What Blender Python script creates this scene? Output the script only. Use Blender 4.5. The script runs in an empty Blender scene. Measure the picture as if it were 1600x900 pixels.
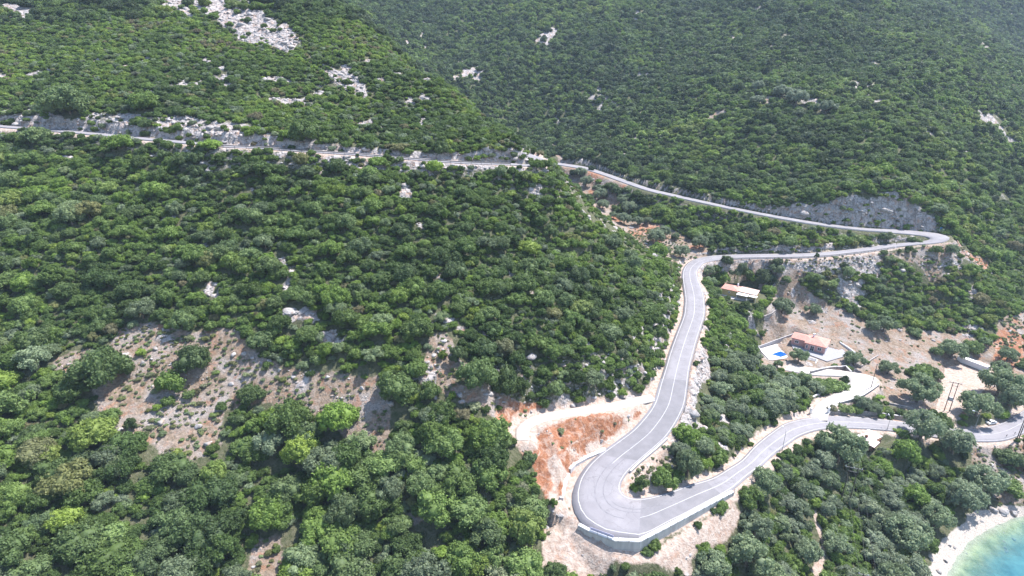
import bpy, math, random
import numpy as np
from mathutils import Vector

# ------------------------------------------------------------------ camera, sky, sun, exposure
CAMZ = 140.0
PITCH = math.radians(21.5)
F = 889.0                                   # focal length in photo pixels (1600 wide)
sc = bpy.context.scene
cam_d = bpy.data.cameras.new("camera")
cam_d.lens = 36.0 * F / 1600.0
cam_d.sensor_width = 36.0
cam_d.clip_start = 1.0
cam_d.clip_end = 6000.0
cam = bpy.data.objects.new("camera", cam_d)
sc.collection.objects.link(cam)
cam.location = (0, 0, CAMZ)
cam.rotation_euler = (math.pi / 2 - PITCH, 0, 0)
sc.camera = cam

SUN_DIR = Vector((0.86, 0.51, 0.0)).normalized()
SUN_EL = math.radians(59)
sdir = Vector((SUN_DIR.x * math.cos(SUN_EL), SUN_DIR.y * math.cos(SUN_EL), math.sin(SUN_EL)))
w = bpy.data.worlds.new("World")
sc.world = w
w.use_nodes = True
nt = w.node_tree
bg = nt.nodes.get("Background") or nt.nodes.new("ShaderNodeBackground")
sky = nt.nodes.new("ShaderNodeTexSky")
sky.sky_type = 'NISHITA'
sky.sun_disc = False
sky.sun_elevation = SUN_EL
sky.sun_rotation = math.atan2(sdir.x, sdir.y)
sky.air_density = 1.0
sky.dust_density = 0.6
nt.links.new(sky.outputs[0], bg.inputs[0])
bg.inputs[1].default_value = 0.15
sun_d = bpy.data.lights.new("sun", 'SUN')
sun_d.energy = 5.0
sun_d.angle = math.radians(0.5)
sun_d.color = (1.0, 0.96, 0.92)
sun = bpy.data.objects.new("sun", sun_d)
sun.rotation_euler = sdir.to_track_quat('Z', 'Y').to_euler()
sun.location = (0, 0, 400)
sc.collection.objects.link(sun)
sc.view_settings.view_transform = 'Standard'
sc.view_settings.look = 'None'
sc.view_settings.gamma = 1.0
sc.view_settings.use_curve_mapping = False
sc.view_settings.exposure = 1.2
try:
    sc.cycles.max_bounces = 5
    sc.cycles.diffuse_bounces = 2
    sc.cycles.glossy_bounces = 2
    sc.cycles.transmission_bounces = 3
    sc.cycles.transparent_max_bounces = 6
    sc.cycles.volume_bounces = 0
except Exception:
    pass

random.seed(7)
rng = np.random.default_rng(7)
COL = sc.collection

# ------------------------------------------------------------------ photograph pixel -> world
CP, SP = math.cos(PITCH), math.sin(PITCH)
def ray(px, py):
    u = (px - 800.0) / F
    v = (py - 450.0) / F
    return u, CP - v * SP, -SP - v * CP          # x, y, z of direction
def Wz(px, py, z):
    dx, dy, dz = ray(px, py)
    t = (z - CAMZ) / dz
    return (dx * t, dy * t, z)
def Wy(px, py, Y):
    dx, dy, dz = ray(px, py)
    t = Y / dy
    return (dx * t, Y, CAMZ + dz * t)
def proj(x, y, z):
    d = y * CP + (CAMZ - z) * SP
    up = (z - CAMZ) * CP + y * SP
    return 800 + F * x / d, 450 - F * up / d, d

# ------------------------------------------------------------------ noise
def _hash(ix, iy, seed):
    n = (ix * 374761393 + iy * 668265263 + seed * 1442695041) & 0xffffffff
    n = ((n ^ (n >> 13)) * 1274126177) & 0xffffffff
    n = n ^ (n >> 16)
    return (n & 0xffff) / 65535.0
def vnoise(x, y, seed=0):
    x = np.asarray(x, float); y = np.asarray(y, float)
    ix = np.floor(x).astype(np.int64); iy = np.floor(y).astype(np.int64)
    fx = x - ix; fy = y - iy
    fx = fx * fx * (3 - 2 * fx); fy = fy * fy * (3 - 2 * fy)
    a = _hash(ix, iy, seed); b = _hash(ix + 1, iy, seed)
    c = _hash(ix, iy + 1, seed); d = _hash(ix + 1, iy + 1, seed)
    return (a + (b - a) * fx) * (1 - fy) + (c + (d - c) * fx) * fy
def fbm(x, y, scale, octv=4, seed=0):
    s = 0; a = 1; t = 0
    for k in range(octv):
        s = s + a * (vnoise(x / scale, y / scale, seed + k * 17) * 2 - 1)
        t += a; a *= 0.5; scale *= 0.5
    return s / t
def smooth(a, b, x):
    t = np.clip((x - a) / (b - a), 0, 1)
    return t * t * (3 - 2 * t)

# ------------------------------------------------------------------ roads: (left edge px, right edge px, height)
ROAD_LOW = [  # from the upper bend down to the coast, by photograph edges
    ((1447, 374), (1486, 370), 53.0), ((1430, 375.5), (1470, 375.5), 52.2) ,
    ]
def st(lx, ly, rx, ry, z): return (Wz(lx, ly, z), Wz(rx, ry, z))
# main road, ordered from the tight bend at the right, west, through the big bend and down to the coast
road_main = [
    st(1400, 379.5, 1402, 386.5, 51), st(1350, 387, 1352, 394, 50), st(1280, 394.5, 1281, 401.5, 48.5),
    st(1220, 396.5, 1221, 403.5, 47.3), st(1175, 397, 1176, 404, 46.5), st(1125, 398.5, 1128, 406, 45.6),
    st(1096, 402, 1103, 410, 45.0), st(1077, 409, 1094, 417, 44.6), st(1067, 420, 1090, 425, 44.3),
    st(1065, 435, 1092, 437, 43.9), st(1067, 450, 1097, 450, 43.4), st(1069, 467, 1101, 467, 42.8),
    st(1067.5, 487, 1102, 488, 42.0), st(1064, 500, 1099, 502, 41.5), st(1054, 525, 1091, 527, 40.6),
    st(1045, 550, 1084, 552, 39.7), st(1037.5, 575, 1078, 577, 38.9), st(1029.5, 600, 1075, 603, 38.1),
    st(1022, 625, 1071, 630, 37.4), st(1014, 640, 1064, 648, 36.9), st(1003, 654, 1054, 666, 36.4),
    st(986, 672, 1040, 685, 35.9), st(962, 690, 1018, 705, 35.4), st(935, 710, 1000, 720, 35.0),
    st(913, 731, 982, 737, 34.6), st(898, 757, 972, 752, 34.2), st(894, 785, 970, 763, 33.8),
    st(907, 815, 974, 771, 33.5), st(940, 836, 982, 776, 33.2), st(985, 842, 995, 778.5, 32.9),
    st(1010, 838, 1012, 777, 32.6), st(1050, 816, 1040, 770, 32.0), st(1100, 790, 1075, 757.5, 31.0),
    st(1142, 767, 1112, 746, 29.8), st(1165, 748, 1138, 731, 28.9), st(1187, 731, 1158, 718, 27.8),
    st(1208, 712, 1180, 695, 26.4), st(1232, 694, 1205, 675, 24.8), st(1252, 681, 1230, 660, 23.2),
    st(1285, 671, 1270, 652, 21.0), st(1330, 669, 1322, 650, 18.4), st(1390, 673, 1388, 656, 15.5),
    st(1440, 680, 1440, 664, 13.4), st(1485, 687, 1484, 669.5, 12.0), st(1530, 690, 1522, 670, 11.0),
    st(1570, 688, 1555, 664, 10.4), st(1600, 677, 1580, 653, 10.0), st(1640, 655, 1615, 630, 9.6),
    st(1690, 620, 1660, 600, 9.3), st(1740, 585, 1715, 572, 9.0),
]
# upper leg: from the tight bend back west into the valley head
road_upper = [
    st(1400, 386.5, 1402, 379.5, 51), st(1430, 383, 1432, 377.0, 51.8), st(1458, 381, 1447, 374.8, 52.6), st(1481, 377.5, 1450, 372.5, 53.2),
    st(1488, 371, 1446, 370.3, 53.8), st(1470, 364.5, 1434, 368.3, 54.2), st(1435, 360.5, 1418, 366.6, 54.6),
    st(1400, 358.0, 1396, 364.6, 55.0), st(1350, 355.6, 1348, 361, 56.0), st(1300, 350, 1298, 355.5, 57.2),
    st(1250, 342.5, 1247, 347.8, 58.6), st(1190, 331.8, 1187, 337, 60.4), st(1150, 324, 1147, 329, 61.8),
    st(1112, 316, 1109, 321, 63.2), st(1050, 302, 1046, 307, 65.3), st(1012, 292.7, 1008, 297.5, 66.8),
    st(972, 278.5, 967, 283.5, 68.3), st(940, 267.5, 935, 272, 69.5), st(915, 260, 911, 265, 70.6),
    st(875, 254, 872, 258, 72), st(850, 250, 847, 254, 73.2), st(815, 246, 813, 249.5, 75),
]
# high road on the near slope at the left, wrapping round the spur at its end
def cl(pts, hw):                                    # centre line to edge pairs
    P = [Vector(p) for p in pts]; out = []
    for i, p in enumerate(P):
        d = (P[min(i + 1, len(P) - 1)] - P[max(i - 1, 0)]); d.z = 0; d.normalize()
        n = Vector((-d.y, d.x, 0)) * hw
        out.append((tuple(p + n), tuple(p - n)))
    return out
hi = [Wz(-120, 187, 118), Wz(0, 197, 116), Wz(125, 207, 114), Wz(225, 216.5, 112.6), Wz(345, 227, 111),
      Wz(400, 230, 110), Wz(487, 236, 108.4), Wz(550, 240, 107.2), Wz(605, 244.5, 106), Wz(662, 249, 104.8),
      Wz(700, 252, 104), Wz(750, 254.5, 103), Wz(795, 256, 102), Wz(822, 258, 101.4)]
hx, hy, _ = hi[-1]
hi += [(hx + 5, hy + 5, 101.0), (hx + 6, hy + 15, 100.0), (hx + 1, hy + 30, 98.6), (hx - 8, hy + 50, 97), (hx - 20, hy + 80, 95.5), (hx - 36, hy + 120, 93.5)]
road_high = cl(hi, 2.7)
track = cl([Wz(1021, 620.5, 37.35), Wz(1012, 622.5, 37.55), Wz(990, 627, 38.4), Wz(950, 636, 40.2), Wz(900, 643, 41.4), Wz(850, 652, 42.0),
            Wz(828, 660, 42.2), Wz(816, 672, 42.0), Wz(817, 688, 41.6)], 1.9)
drive = [st(1262, 657, 1293, 657, 20.6), st(1268, 643, 1296, 645, 20.7), st(1278, 630, 1308, 634, 20.8), st(1296, 618, 1325, 623, 20.9),
         st(1318, 608, 1350, 615, 21.0), st(1328, 597, 1366, 603, 21.1), st(1322, 589, 1366, 589, 21.2), st(1305, 587.5, 1315, 579, 21.2),
         st(1270, 586, 1272, 575, 21.2), st(1245, 582, 1247, 572, 21.2), st(1225, 578, 1232, 571, 21.2)]

def catmull(P, step=1.6):
    P = [np.array(p, float) for p in P]
    out = []
    for i in range(len(P) - 1):
        p0, p1, p2, p3 = P[max(i - 1, 0)], P[i], P[i + 1], P[min(i + 2, len(P) - 1)]
        n = max(2, int(np.linalg.norm((p2 - p1).reshape(-1, 3).mean(0)) / step))
        for k in range(n):
            t = k / n
            out.append(0.5 * ((2 * p1) + (-p0 + p2) * t + (2 * p0 - 5 * p1 + 4 * p2 - p3) * t * t + (-p0 + 3 * p1 - 3 * p2 + p3) * t ** 3))
    out.append(P[-1])
    return np.array(out)                             # (n,2,3)
R_MAIN = catmull(road_main); R_UP = catmull(road_upper); R_HIGH = catmull(road_high)
R_TRACK = catmull(track); R_DRIVE = catmull(drive)

# ------------------------------------------------------------------ terrain: control points of the land, thin-plate surface
CPT = []
def c_y(px, py, Y): CPT.append(Wy(px, py, Y))
def c_z(px, py, z): CPT.append(Wz(px, py, z))
def c_w(x, y, z): CPT.append((x, y, z))
for R, k in ((R_MAIN, 9), (R_UP, 9), (R_HIGH, 11)):
    for s in R[::k]:
        if not (R is R_HIGH and s.mean(0)[0] > hx + 1): 
            CPT.append(tuple(s.mean(0)))
CPT = [q for q in CPT if not (abs(q[0] - hx) < 30 and q[1] > hy + 4 and q[1] < hy + 125 and q[2] > 90)]
# left slope
c_z(-150, 900, 44); c_z(0, 900, 40); c_z(200, 900, 35); c_z(400, 900, 30); c_z(600, 900, 30); c_z(750, 900, 29.5); c_z(900, 900, 28)
c_y(0, 600, 135); c_y(0, 400, 177); c_y(-150, 600, 140); c_y(-150, 400, 182)
c_y(200, 600, 138); c_y(200, 400, 178); c_y(200, 300, 205)
c_y(400, 600, 142); c_y(400, 520, 154); c_y(400, 400, 181); c_y(400, 300, 207)
c_y(600, 650, 135); c_y(600, 550, 150); c_y(600, 400, 183); c_y(600, 300, 208)
c_y(750, 600, 144); c_y(750, 500, 165); c_y(750, 350, 202); c_y(750, 750, 119)
c_z(900, 400, 70); c_z(900, 500, 59); c_z(900, 580, 51); c_z(960, 580, 46.5); c_z(1000, 500, 52); c_z(1000, 430, 59); c_z(980, 600, 45)
c_z(860, 615, 47); c_y(915, 340, 238); c_y(950, 366, 238); c_y(985, 390, 241); c_y(1020, 408, 246); c_y(1044, 418, 249); c_y(880, 318, 240); c_y(862, 290, 243); c_z(952, 345, 54.5); c_z(985, 372, 50); c_z(1020, 393, 47.5); c_z(917, 314, 58.5); c_z(888, 284, 63)
c_z(830, 700, 39.5); c_z(830, 780, 35); c_z(830, 850, 31); c_z(870, 700, 40)
# above the high road, and the crest of the spur
c_y(0, 100, 300); c_y(0, 0, 385); c_y(-150, 100, 305); c_y(-200, 0, 390); c_y(150, 150, 262); c_y(300, 100, 292); c_y(200, 0, 375)
c_y(450, 170, 258); c_y(400, 50, 330); c_y(520, 3, 400); c_y(600, 62, 350); c_y(560, 150, 275); c_y(700, 135, 300); c_y(660, 180, 268)
c_y(780, 202, 266); c_y(845, 248, 246); c_y(350, 0, 375)
# hidden valley behind the spur
c_w(-5, 320, 92); c_w(-20, 420, 90); c_w(-72, 470, 112); c_w(-110, 540, 140); c_w(-180, 520, 178); c_w(-330, 520, 205); c_w(30, 300, 76); c_w(40, 350, 68)
c_w(-120, 620, 150); c_w(-400, 700, 250); c_w(-200, 800, 240)
# orchard in the valley
c_z(900, 290, 62); c_z(950, 335, 54); c_z(1000, 375, 49); c_z(1075, 398, 46); c_z(950, 300, 61)
c_z(1100, 360, 52); c_z(1200, 370, 52.5)
# far mountain
c_y(900, 200, 500); c_y(1000, 200, 470); c_y(1000, 270, 392); c_y(1100, 280, 365); c_y(1000, 100, 600); c_y(1000, 0, 770); c_y(1200, 270, 360)
c_y(1200, 200, 410); c_y(1300, 290, 330); c_y(1300, 200, 394); c_y(1300, 100, 520); c_y(1300, 0, 690); c_y(1450, 280, 335)
c_y(1450, 200, 400); c_y(1450, 100, 520); c_y(1600, 100, 860); c_y(1600, 200, 500); c_y(1600, 10, 1060); c_y(1500, 10, 930); c_y(1400, 10, 700); c_y(1480, 80, 560); c_y(1550, 145, 505)
c_y(800, 200, 520); c_y(800, 100, 610); c_y(800, 0, 780); c_y(700, 100, 650); c_y(620, 30, 740); c_y(560, -10, 830); c_y(1150, 50, 660)
c_y(1600, 280, 405); c_y(1600, 350, 350); c_y(1540, 330, 335); c_y(1700, 300, 410); c_y(1800, 100, 900); c_y(1250, 320, 316); c_y(1400, 313, 309.5); c_y(1330, 313, 309)
c_y(1455, 335, 307); c_y(1560, 380, 318)
# right hand side: below the road, field, houses, coast
c_z(1300, 420, 43); c_z(1400, 410, 46); c_z(1500, 400, 47); c_z(1350, 460, 33); c_z(1450, 470, 29); c_z(1250, 450, 34); c_z(1560, 450, 30)
c_z(1600, 480, 25); c_z(1520, 520, 20); c_z(1600, 560, 15); c_z(1400, 530, 21); c_z(1330, 500, 26); c_z(1230, 500, 25.5); c_z(1450, 600, 14); c_z(1380, 620, 17)
c_z(1580, 610, 12); c_z(1500, 570, 15); c_z(1700, 450, 20); c_z(1750, 540, 10); c_z(1170, 480, 30); c_z(1150, 450, 34); c_z(1190, 500, 26.5); c_z(1140, 500, 32.5)
c_z(1130, 540, 34); c_z(1120, 600, 32.5); c_z(1110, 660, 31.5); c_z(1180, 560, 26.5); c_z(1220, 620, 23.5); c_z(1160, 640, 27.5); c_z(1060, 720, 32.8); c_z(1030, 745, 33)
c_z(1240, 580, 21)
# below the hairpin down to the sea
c_z(1000, 875, 25); c_z(1080, 860, 24.5); c_z(1150, 800, 24.5); c_z(1100, 900, 20); c_z(1200, 800, 20); c_z(1200, 900, 14.5); c_z(1300, 760, 14.5); c_z(1300, 900, 9)
c_z(1280, 700, 18.5); c_z(1380, 700, 12); c_z(1400, 780, 7.5); c_z(1400, 870, 4); c_z(1480, 740, 6); c_z(1500, 710, 8.5); c_z(1560, 730, 6)
c_z(1600, 720, 6.5); c_z(1600, 775, 3.5); c_z(1680, 740, 4)
for p in ((1445, 900), (1445, 857), (1485, 822), (1512, 803), (1562, 790), (1600, 788)): c_z(p[0], p[1], 1.6)
for p in ((1470, 900), (1475, 880), (1482, 862), (1500, 840), (1525, 825), (1550, 815), (1575, 808), (1600, 804), (1700, 790)): c_z(p[0], p[1], 0.0)
c_z(1540, 860, -1.6); c_z(1600, 850, -2.0); c_z(1600, 900, -3.5); c_z(1800, 900, -7); c_z(1800, 800, -3); c_z(1520, 900, -1.4)
c_w(110, 70, -3); c_w(60, 60, 6); c_w(0, 50, 16); c_w(-100, 50, 22); c_w(200, 60, -10); c_w(330, 150, -10); c_w(360, 230, -3)
c_w(-420, 150, 60); c_w(-420, 300, 140); c_w(460, 330, 15); c_w(600, 420, 20); c_w(900, 800, 110); c_w(-500, 500, 240)
CPT = np.array(CPT)
# thin out control points closer than 2.5 m
keep = []
for p in CPT:
    if all((p[0] - q[0]) ** 2 + (p[1] - q[1]) ** 2 > 6.0 for q in keep): keep.append(p)
CPT = np.array(keep)
def _phi(r2): return np.where(r2 > 1e-9, r2 * np.log(r2 + 1e-12), 0.0) * 0.5
S0 = 100.0
_X = CPT[:, :2] / S0
_n = len(_X)
_K = _phi(((_X[:, None] - _X[None]) ** 2).sum(-1)) + np.eye(_n) * 0.0006
_P = np.hstack([np.ones((_n, 1)), _X])
_A = np.zeros((_n + 3, _n + 3)); _A[:_n, :_n] = _K; _A[:_n, _n:] = _P; _A[_n:, :_n] = _P.T
_sol = np.linalg.solve(_A, np.concatenate([CPT[:, 2], np.zeros(3)]))
def base_h(x, y):
    x = np.asarray(x) / S0; y = np.asarray(y) / S0
    z = _sol[_n] + _sol[_n + 1] * x + _sol[_n + 2] * y
    for i in range(_n):
        z = z + _sol[i] * _phi((x - _X[i, 0]) ** 2 + (y - _X[i, 1]) ** 2)
    return z
def axis(segs):
    out = []
    for a, b, s in segs:
        n = max(1, int(round((b - a) / s)))
        out += [a + (b - a) * k / n for k in range(n)]
    out.append(segs[-1][1])
    return np.array(out)
GX = axis([(-1300, -700, 30), (-700, -340, 9), (-340, -220, 3), (-220, 262, 0.9), (262, 400, 2.2), (400, 800, 6), (800, 1500, 25)])
GY = axis([(-60, 60, 6), (60, 85, 2), (85, 335, 0.9), (335, 470, 1.8), (470, 700, 4), (700, 1150, 7), (1150, 1700, 30)])
XX, YY = np.meshgrid(GX, GY)
H = base_h(XX, YY)
far = smooth(330, 560, YY)
H = H + fbm(XX, YY, 34, 4, 3) * (0.9 + 2.6 * far)
ridx = XX * 0.86 - YY * 0.5
H = H + far * (1 - np.abs(fbm(ridx + 12 * fbm(XX, YY, 90, 2, 5), (XX * 0.5 + YY * 0.86) * 0.28, 95, 2, 11)) * 2.2) * 10.0 * smooth(400, 650, YY)
H = np.where(YY > 900, H + 0.12 * (YY - 900), H)
lowland = smooth(8, 2.5, H)
# pads (polygons with their own level)
def inpoly(x, y, poly):
    x = np.asarray(x); y = np.asarray(y)
    r = np.zeros(x.shape, bool)
    n = len(poly); j = n - 1
    for i in range(n):
        xi, yi = poly[i][0], poly[i][1]; xj, yj = poly[j][0], poly[j][1]
        c = ((yi > y) != (yj > y)) & (x < (xj - xi) * (y - yi) / ((yj - yi) if yj != yi else 1e-9) + xi)
        r ^= c
        j = i
    return r
def poly_dist(x, y, poly):                        # signed: negative inside
    d = np.full(np.shape(x), 1e9)
    n = len(poly)
    for i in range(n):
        ax, ay = poly[i][0], poly[i][1]; bx, by = poly[(i + 1) % n][0], poly[(i + 1) % n][1]
        L2 = (bx - ax) ** 2 + (by - ay) ** 2 + 1e-9
        t = np.clip(((x - ax) * (bx - ax) + (y - ay) * (by - ay)) / L2, 0, 1)
        d = np.minimum(d, np.hypot(x - ax - t * (bx - ax), y - ay - t * (by - ay)))
    return np.where(inpoly(x, y, poly), -d, d)
def window(poly, m):
    xs = [p[0] for p in poly]; ys = [p[1] for p in poly]
    i0, i1 = np.searchsorted(GX, min(xs) - m), np.searchsorted(GX, max(xs) + m)
    j0, j1 = np.searchsorted(GY, min(ys) - m), np.searchsorted(GY, max(ys) + m)
    return slice(max(j0, 0), j1), slice(max(i0, 0), i1)
def pad(poly, z, up=1.2, dn=1.0, rim=0.6):
    sl = window(poly, 25)
    d = np.maximum(poly_dist(XX[sl], YY[sl], poly) - rim, 0)
    H[sl] = np.clip(H[sl], z - d * dn - 0.5 * np.maximum(d - 6, 0) ** 2, z + d * up + 0.5 * np.maximum(d - 5, 0) ** 2)
Z_PINK, Z_YEL, Z_LOT, Z_HUT, Z_POOL = 20.2, 33.5, 13.2, 14.0, 19.2
PAD_PINK = [Wz(*p, Z_PINK) for p in ((1216, 538), (1240, 528), (1322, 552), (1340, 560), (1300, 577), (1240, 560))]
PAD_POOL = [Wz(*p, Z_POOL) for p in ((1176, 545), (1212, 533), (1246, 549), (1232, 563), (1200, 568))]
PAD_YEL = [Wz(*p, Z_YEL) for p in ((1112, 455), (1140, 440), (1195, 452), (1192, 466), (1160, 478))]
PAD_LOT = [Wz(*p, Z_LOT) for p in ((1462, 640), (1476, 575), (1525, 562), (1560, 575), (1545, 600), (1510, 640), (1480, 660))]
PAD_HUT = [Wz(*p, Z_HUT) for p in ((1340, 690), (1350, 675), (1400, 680), (1402, 700), (1365, 708))]
pad(PAD_PINK, Z_PINK - 0.3); pad(PAD_POOL, Z_POOL - 0.1); pad(PAD_YEL, Z_YEL - 0.1); pad(PAD_LOT, Z_LOT, 0.5, 0.4, 0); pad(PAD_HUT, Z_HUT - 0.1)
EDGE = np.full(XX.shape, 1e3)                      # distance to the nearest road edge
def carve(R, up, dn, rim, drop=0.35, jag=0.0):
    C = R.mean(1); hw = np.linalg.norm(R[:, 0, :2] - R[:, 1, :2], axis=1) / 2
    x0, x1, y0, y1 = C[:, 0].min() - 28, C[:, 0].max() + 28, C[:, 1].min() - 28, C[:, 1].max() + 28
    sl = (slice(np.searchsorted(GY, y0), np.searchsorted(GY, y1)), slice(np.searchsorted(GX, x0), np.searchsorted(GX, x1)))
    x = XX[sl]; y = YY[sl]; best = np.full(x.shape, 1e3); bz = np.zeros(x.shape); wz = np.zeros(x.shape); ws = np.zeros(x.shape)
    gx = GX[sl[1]]; gy = GY[sl[0]]
    for i in range(len(C)):
        a0, a1 = np.searchsorted(gx, C[i, 0] - 30), np.searchsorted(gx, C[i, 0] + 30)
        b0, b1 = np.searchsorted(gy, C[i, 1] - 30), np.searchsorted(gy, C[i, 1] + 30)
        # distance to the cross segment L-R
        A = R[i, 0]; B = R[i, 1]
        xs = x[b0:b1, a0:a1]; ys = y[b0:b1, a0:a1]
        L2 = ((B - A)[:2] ** 2).sum() + 1e-9
        t = np.clip(((xs - A[0]) * (B[0] - A[0]) + (ys - A[1]) * (B[1] - A[1])) / L2, 0, 1)
        d = np.hypot(xs - A[0] - t * (B[0] - A[0]), ys - A[1] - t * (B[1] - A[1]))
        e = np.maximum(d - 0.9, 0)
        wgt = 1.0 / (d + 0.3) ** 4
        wz[b0:b1, a0:a1] += wgt * C[i, 2]; ws[b0:b1, a0:a1] += wgt
        m = e < best[b0:b1, a0:a1]
        best[b0:b1, a0:a1] = np.where(m, e, best[b0:b1, a0:a1])
    bz = wz / np.maximum(ws, 1e-12)
    EDGE[sl] = np.minimum(EDGE[sl], best)
    d = np.maximum(best - rim, 0)
    near = best < 27
    nz = np.clip(H[sl], bz - drop - d * dn, bz - drop + d * up * (1 + jag * fbm(x, y, 9, 3, 21)))
    H[sl] = np.where(near, nz, H[sl])
    return sl, best, bz
_m = (R_HIGH.mean(1)[:, 1] > hy + 4) & (R_HIGH.mean(1)[:, 0] > hx - 40) & (np.arange(len(R_HIGH)) > len(R_HIGH) * 0.5)
_bz = base_h(R_HIGH.mean(1)[:, 0], R_HIGH.mean(1)[:, 1]); R_HIGH[_m, :, 2] = np.minimum(_bz[_m], 101.3)[:, None]
carve(R_HIGH, 2.6, 1.1, 0.9, jag=0.5)
carve(R_UP, 3.2, 1.1, 0.9, jag=0.4)
carve(R_TRACK, 1.1, 0.9, 0.3, 0.12)
carve(R_MAIN, 1.5, 1.2, 1.0, jag=0.4)
carve(R_DRIVE, 1.2, 1.5, 0.4)
pad(PAD_YEL, Z_YEL - 0.1, 1.0, 0.45, 1.0); pad(PAD_POOL, Z_POOL - 0.1, 0.8, 3.0); pad(PAD_PINK, Z_PINK - 0.3, 1.0, 3.0, 0.2)
LOWL = [Wz(903, 822, 33.3), Wz(918, 829, 33.3), Wz(960, 844.5, 33.2), Wz(1000, 846, 32.9), Wz(1049, 820, 32.3), Wz(1099, 793, 31.3), Wz(1146, 768, 30.2)]
LOWZ = [32.4, 32.0, 31.2, 30.2, 30.2, 29.8, 29.5]
def low_ground():
    sl = window(LOWL, 18); x = XX[sl]; y = YY[sl]
    best = np.full(x.shape, 1e9); zz = np.zeros(x.shape); sd = np.zeros(x.shape)
    for i in range(len(LOWL) - 1):
        ax, ay = LOWL[i][:2]; bx, by = LOWL[i + 1][:2]; L2 = (bx - ax) ** 2 + (by - ay) ** 2
        t = np.clip(((x - ax) * (bx - ax) + (y - ay) * (by - ay)) / L2, 0, 1)
        d = np.hypot(x - ax - t * (bx - ax), y - ay - t * (by - ay))
        side = (bx - ax) * (y - ay) - (by - ay) * (x - ax)
        m = d < best
        best = np.where(m, d, best); zz = np.where(m, LOWZ[i] + (LOWZ[i + 1] - LOWZ[i]) * t, zz); sd = np.where(m, side, sd)
    out = (sd < 0) & (best < 16)
    H[sl] = np.where(out, np.minimum(H[sl], zz - 0.25 * best + 0.7 * np.maximum(best - 9, 0)), H[sl])
    return out
for R in (R_UP, R_MAIN): # final pass: nothing stands above the carriageway
    carve(R, 2.6, 40, 0.5)

low_ground()
def hgt(x, y, G=None):
    G = H if G is None else G
    x = np.clip(np.asarray(x, float), GX[0], GX[-1] - 1e-3); y = np.clip(np.asarray(y, float), GY[0], GY[-1] - 1e-3)
    i = np.searchsorted(GX, x, side='right') - 1; j = np.searchsorted(GY, y, side='right') - 1
    fx = (x - GX[i]) / (GX[i + 1] - GX[i]); fy = (y - GY[j]) / (GY[j + 1] - GY[j])
    return (G[j, i] * (1 - fx) + G[j, i + 1] * fx) * (1 - fy) + (G[j + 1, i] * (1 - fx) + G[j + 1, i + 1] * fx) * fy
_TY = np.concatenate([np.arange(60, 350, 0.5), np.arange(350, 1500, 1.5)])
def hit(px, py):
    """where the line of sight through a photograph pixel meets the land"""
    dx, dy, dz = ray(px, py)
    t = _TY / dy
    z = CAMZ + dz * t
    h = hgt(dx * t, _TY)
    k = np.nonzero(z < h)[0]
    if len(k) == 0: k = [len(_TY) - 1]
    k = max(int(k[0]), 1)
    a = (z - h)[k - 1]; b = (z - h)[k]
    f = a / (a - b + 1e-9) if a > 0 else 1
    Y = _TY[k - 1] + (_TY[k] - _TY[k - 1]) * min(max(f, 0), 1)
    return (dx * Y / dy, Y, float(hgt(dx * Y / dy, Y)))
def visible(x, y, z, marg=0.0):
    """is the point above the land along the line to the camera (vectorised)"""
    ok = np.ones(np.shape(x), bool)
    for f in np.linspace(0.3, 0.985, 40):
        ok &= (CAMZ + (z - CAMZ) * f) > hgt(x * f, y * f) - marg
    return ok

# ------------------------------------------------------------------ tagging, materials
def tag(o, label=None, cat=None, group=None, kind=None):
    if label: o['label'] = label
    if cat: o['category'] = cat
    if group: o['group'] = group
    if kind: o['kind'] = kind
    return o
def mesh_obj(name, verts, faces, mat=None, parent=None, smooth_=False):
    me = bpy.data.meshes.new(name)
    me.from_pydata([tuple(v) for v in verts], [], [tuple(f) for f in faces])
    me.update()
    if mat: me.materials.append(mat)
    if smooth_: me.polygons.foreach_set('use_smooth', [True] * len(me.polygons))
    o = bpy.data.objects.new(name, me); COL.objects.link(o)
    if parent: o.parent = parent
    return o
def quads_mesh(name, V, Fq, mat, smooth_=False):       # numpy arrays
    me = bpy.data.meshes.new(name)
    k = Fq.shape[1]
    me.vertices.add(len(V)); me.vertices.foreach_set('co', np.ascontiguousarray(V, dtype=np.float32).ravel())
    me.loops.add(Fq.size); me.loops.foreach_set('vertex_index', np.ascontiguousarray(Fq, dtype=np.int32).ravel())
    me.polygons.add(len(Fq)); me.polygons.foreach_set('loop_start', np.arange(0, Fq.size, k, dtype=np.int32))
    me.polygons.foreach_set('loop_total', np.full(len(Fq), k, dtype=np.int32))
    if smooth_: me.polygons.foreach_set('use_smooth', np.ones(len(Fq), bool))
    if mat: me.materials.append(mat)
    me.update(calc_edges=True); me.validate()
    return me
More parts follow.
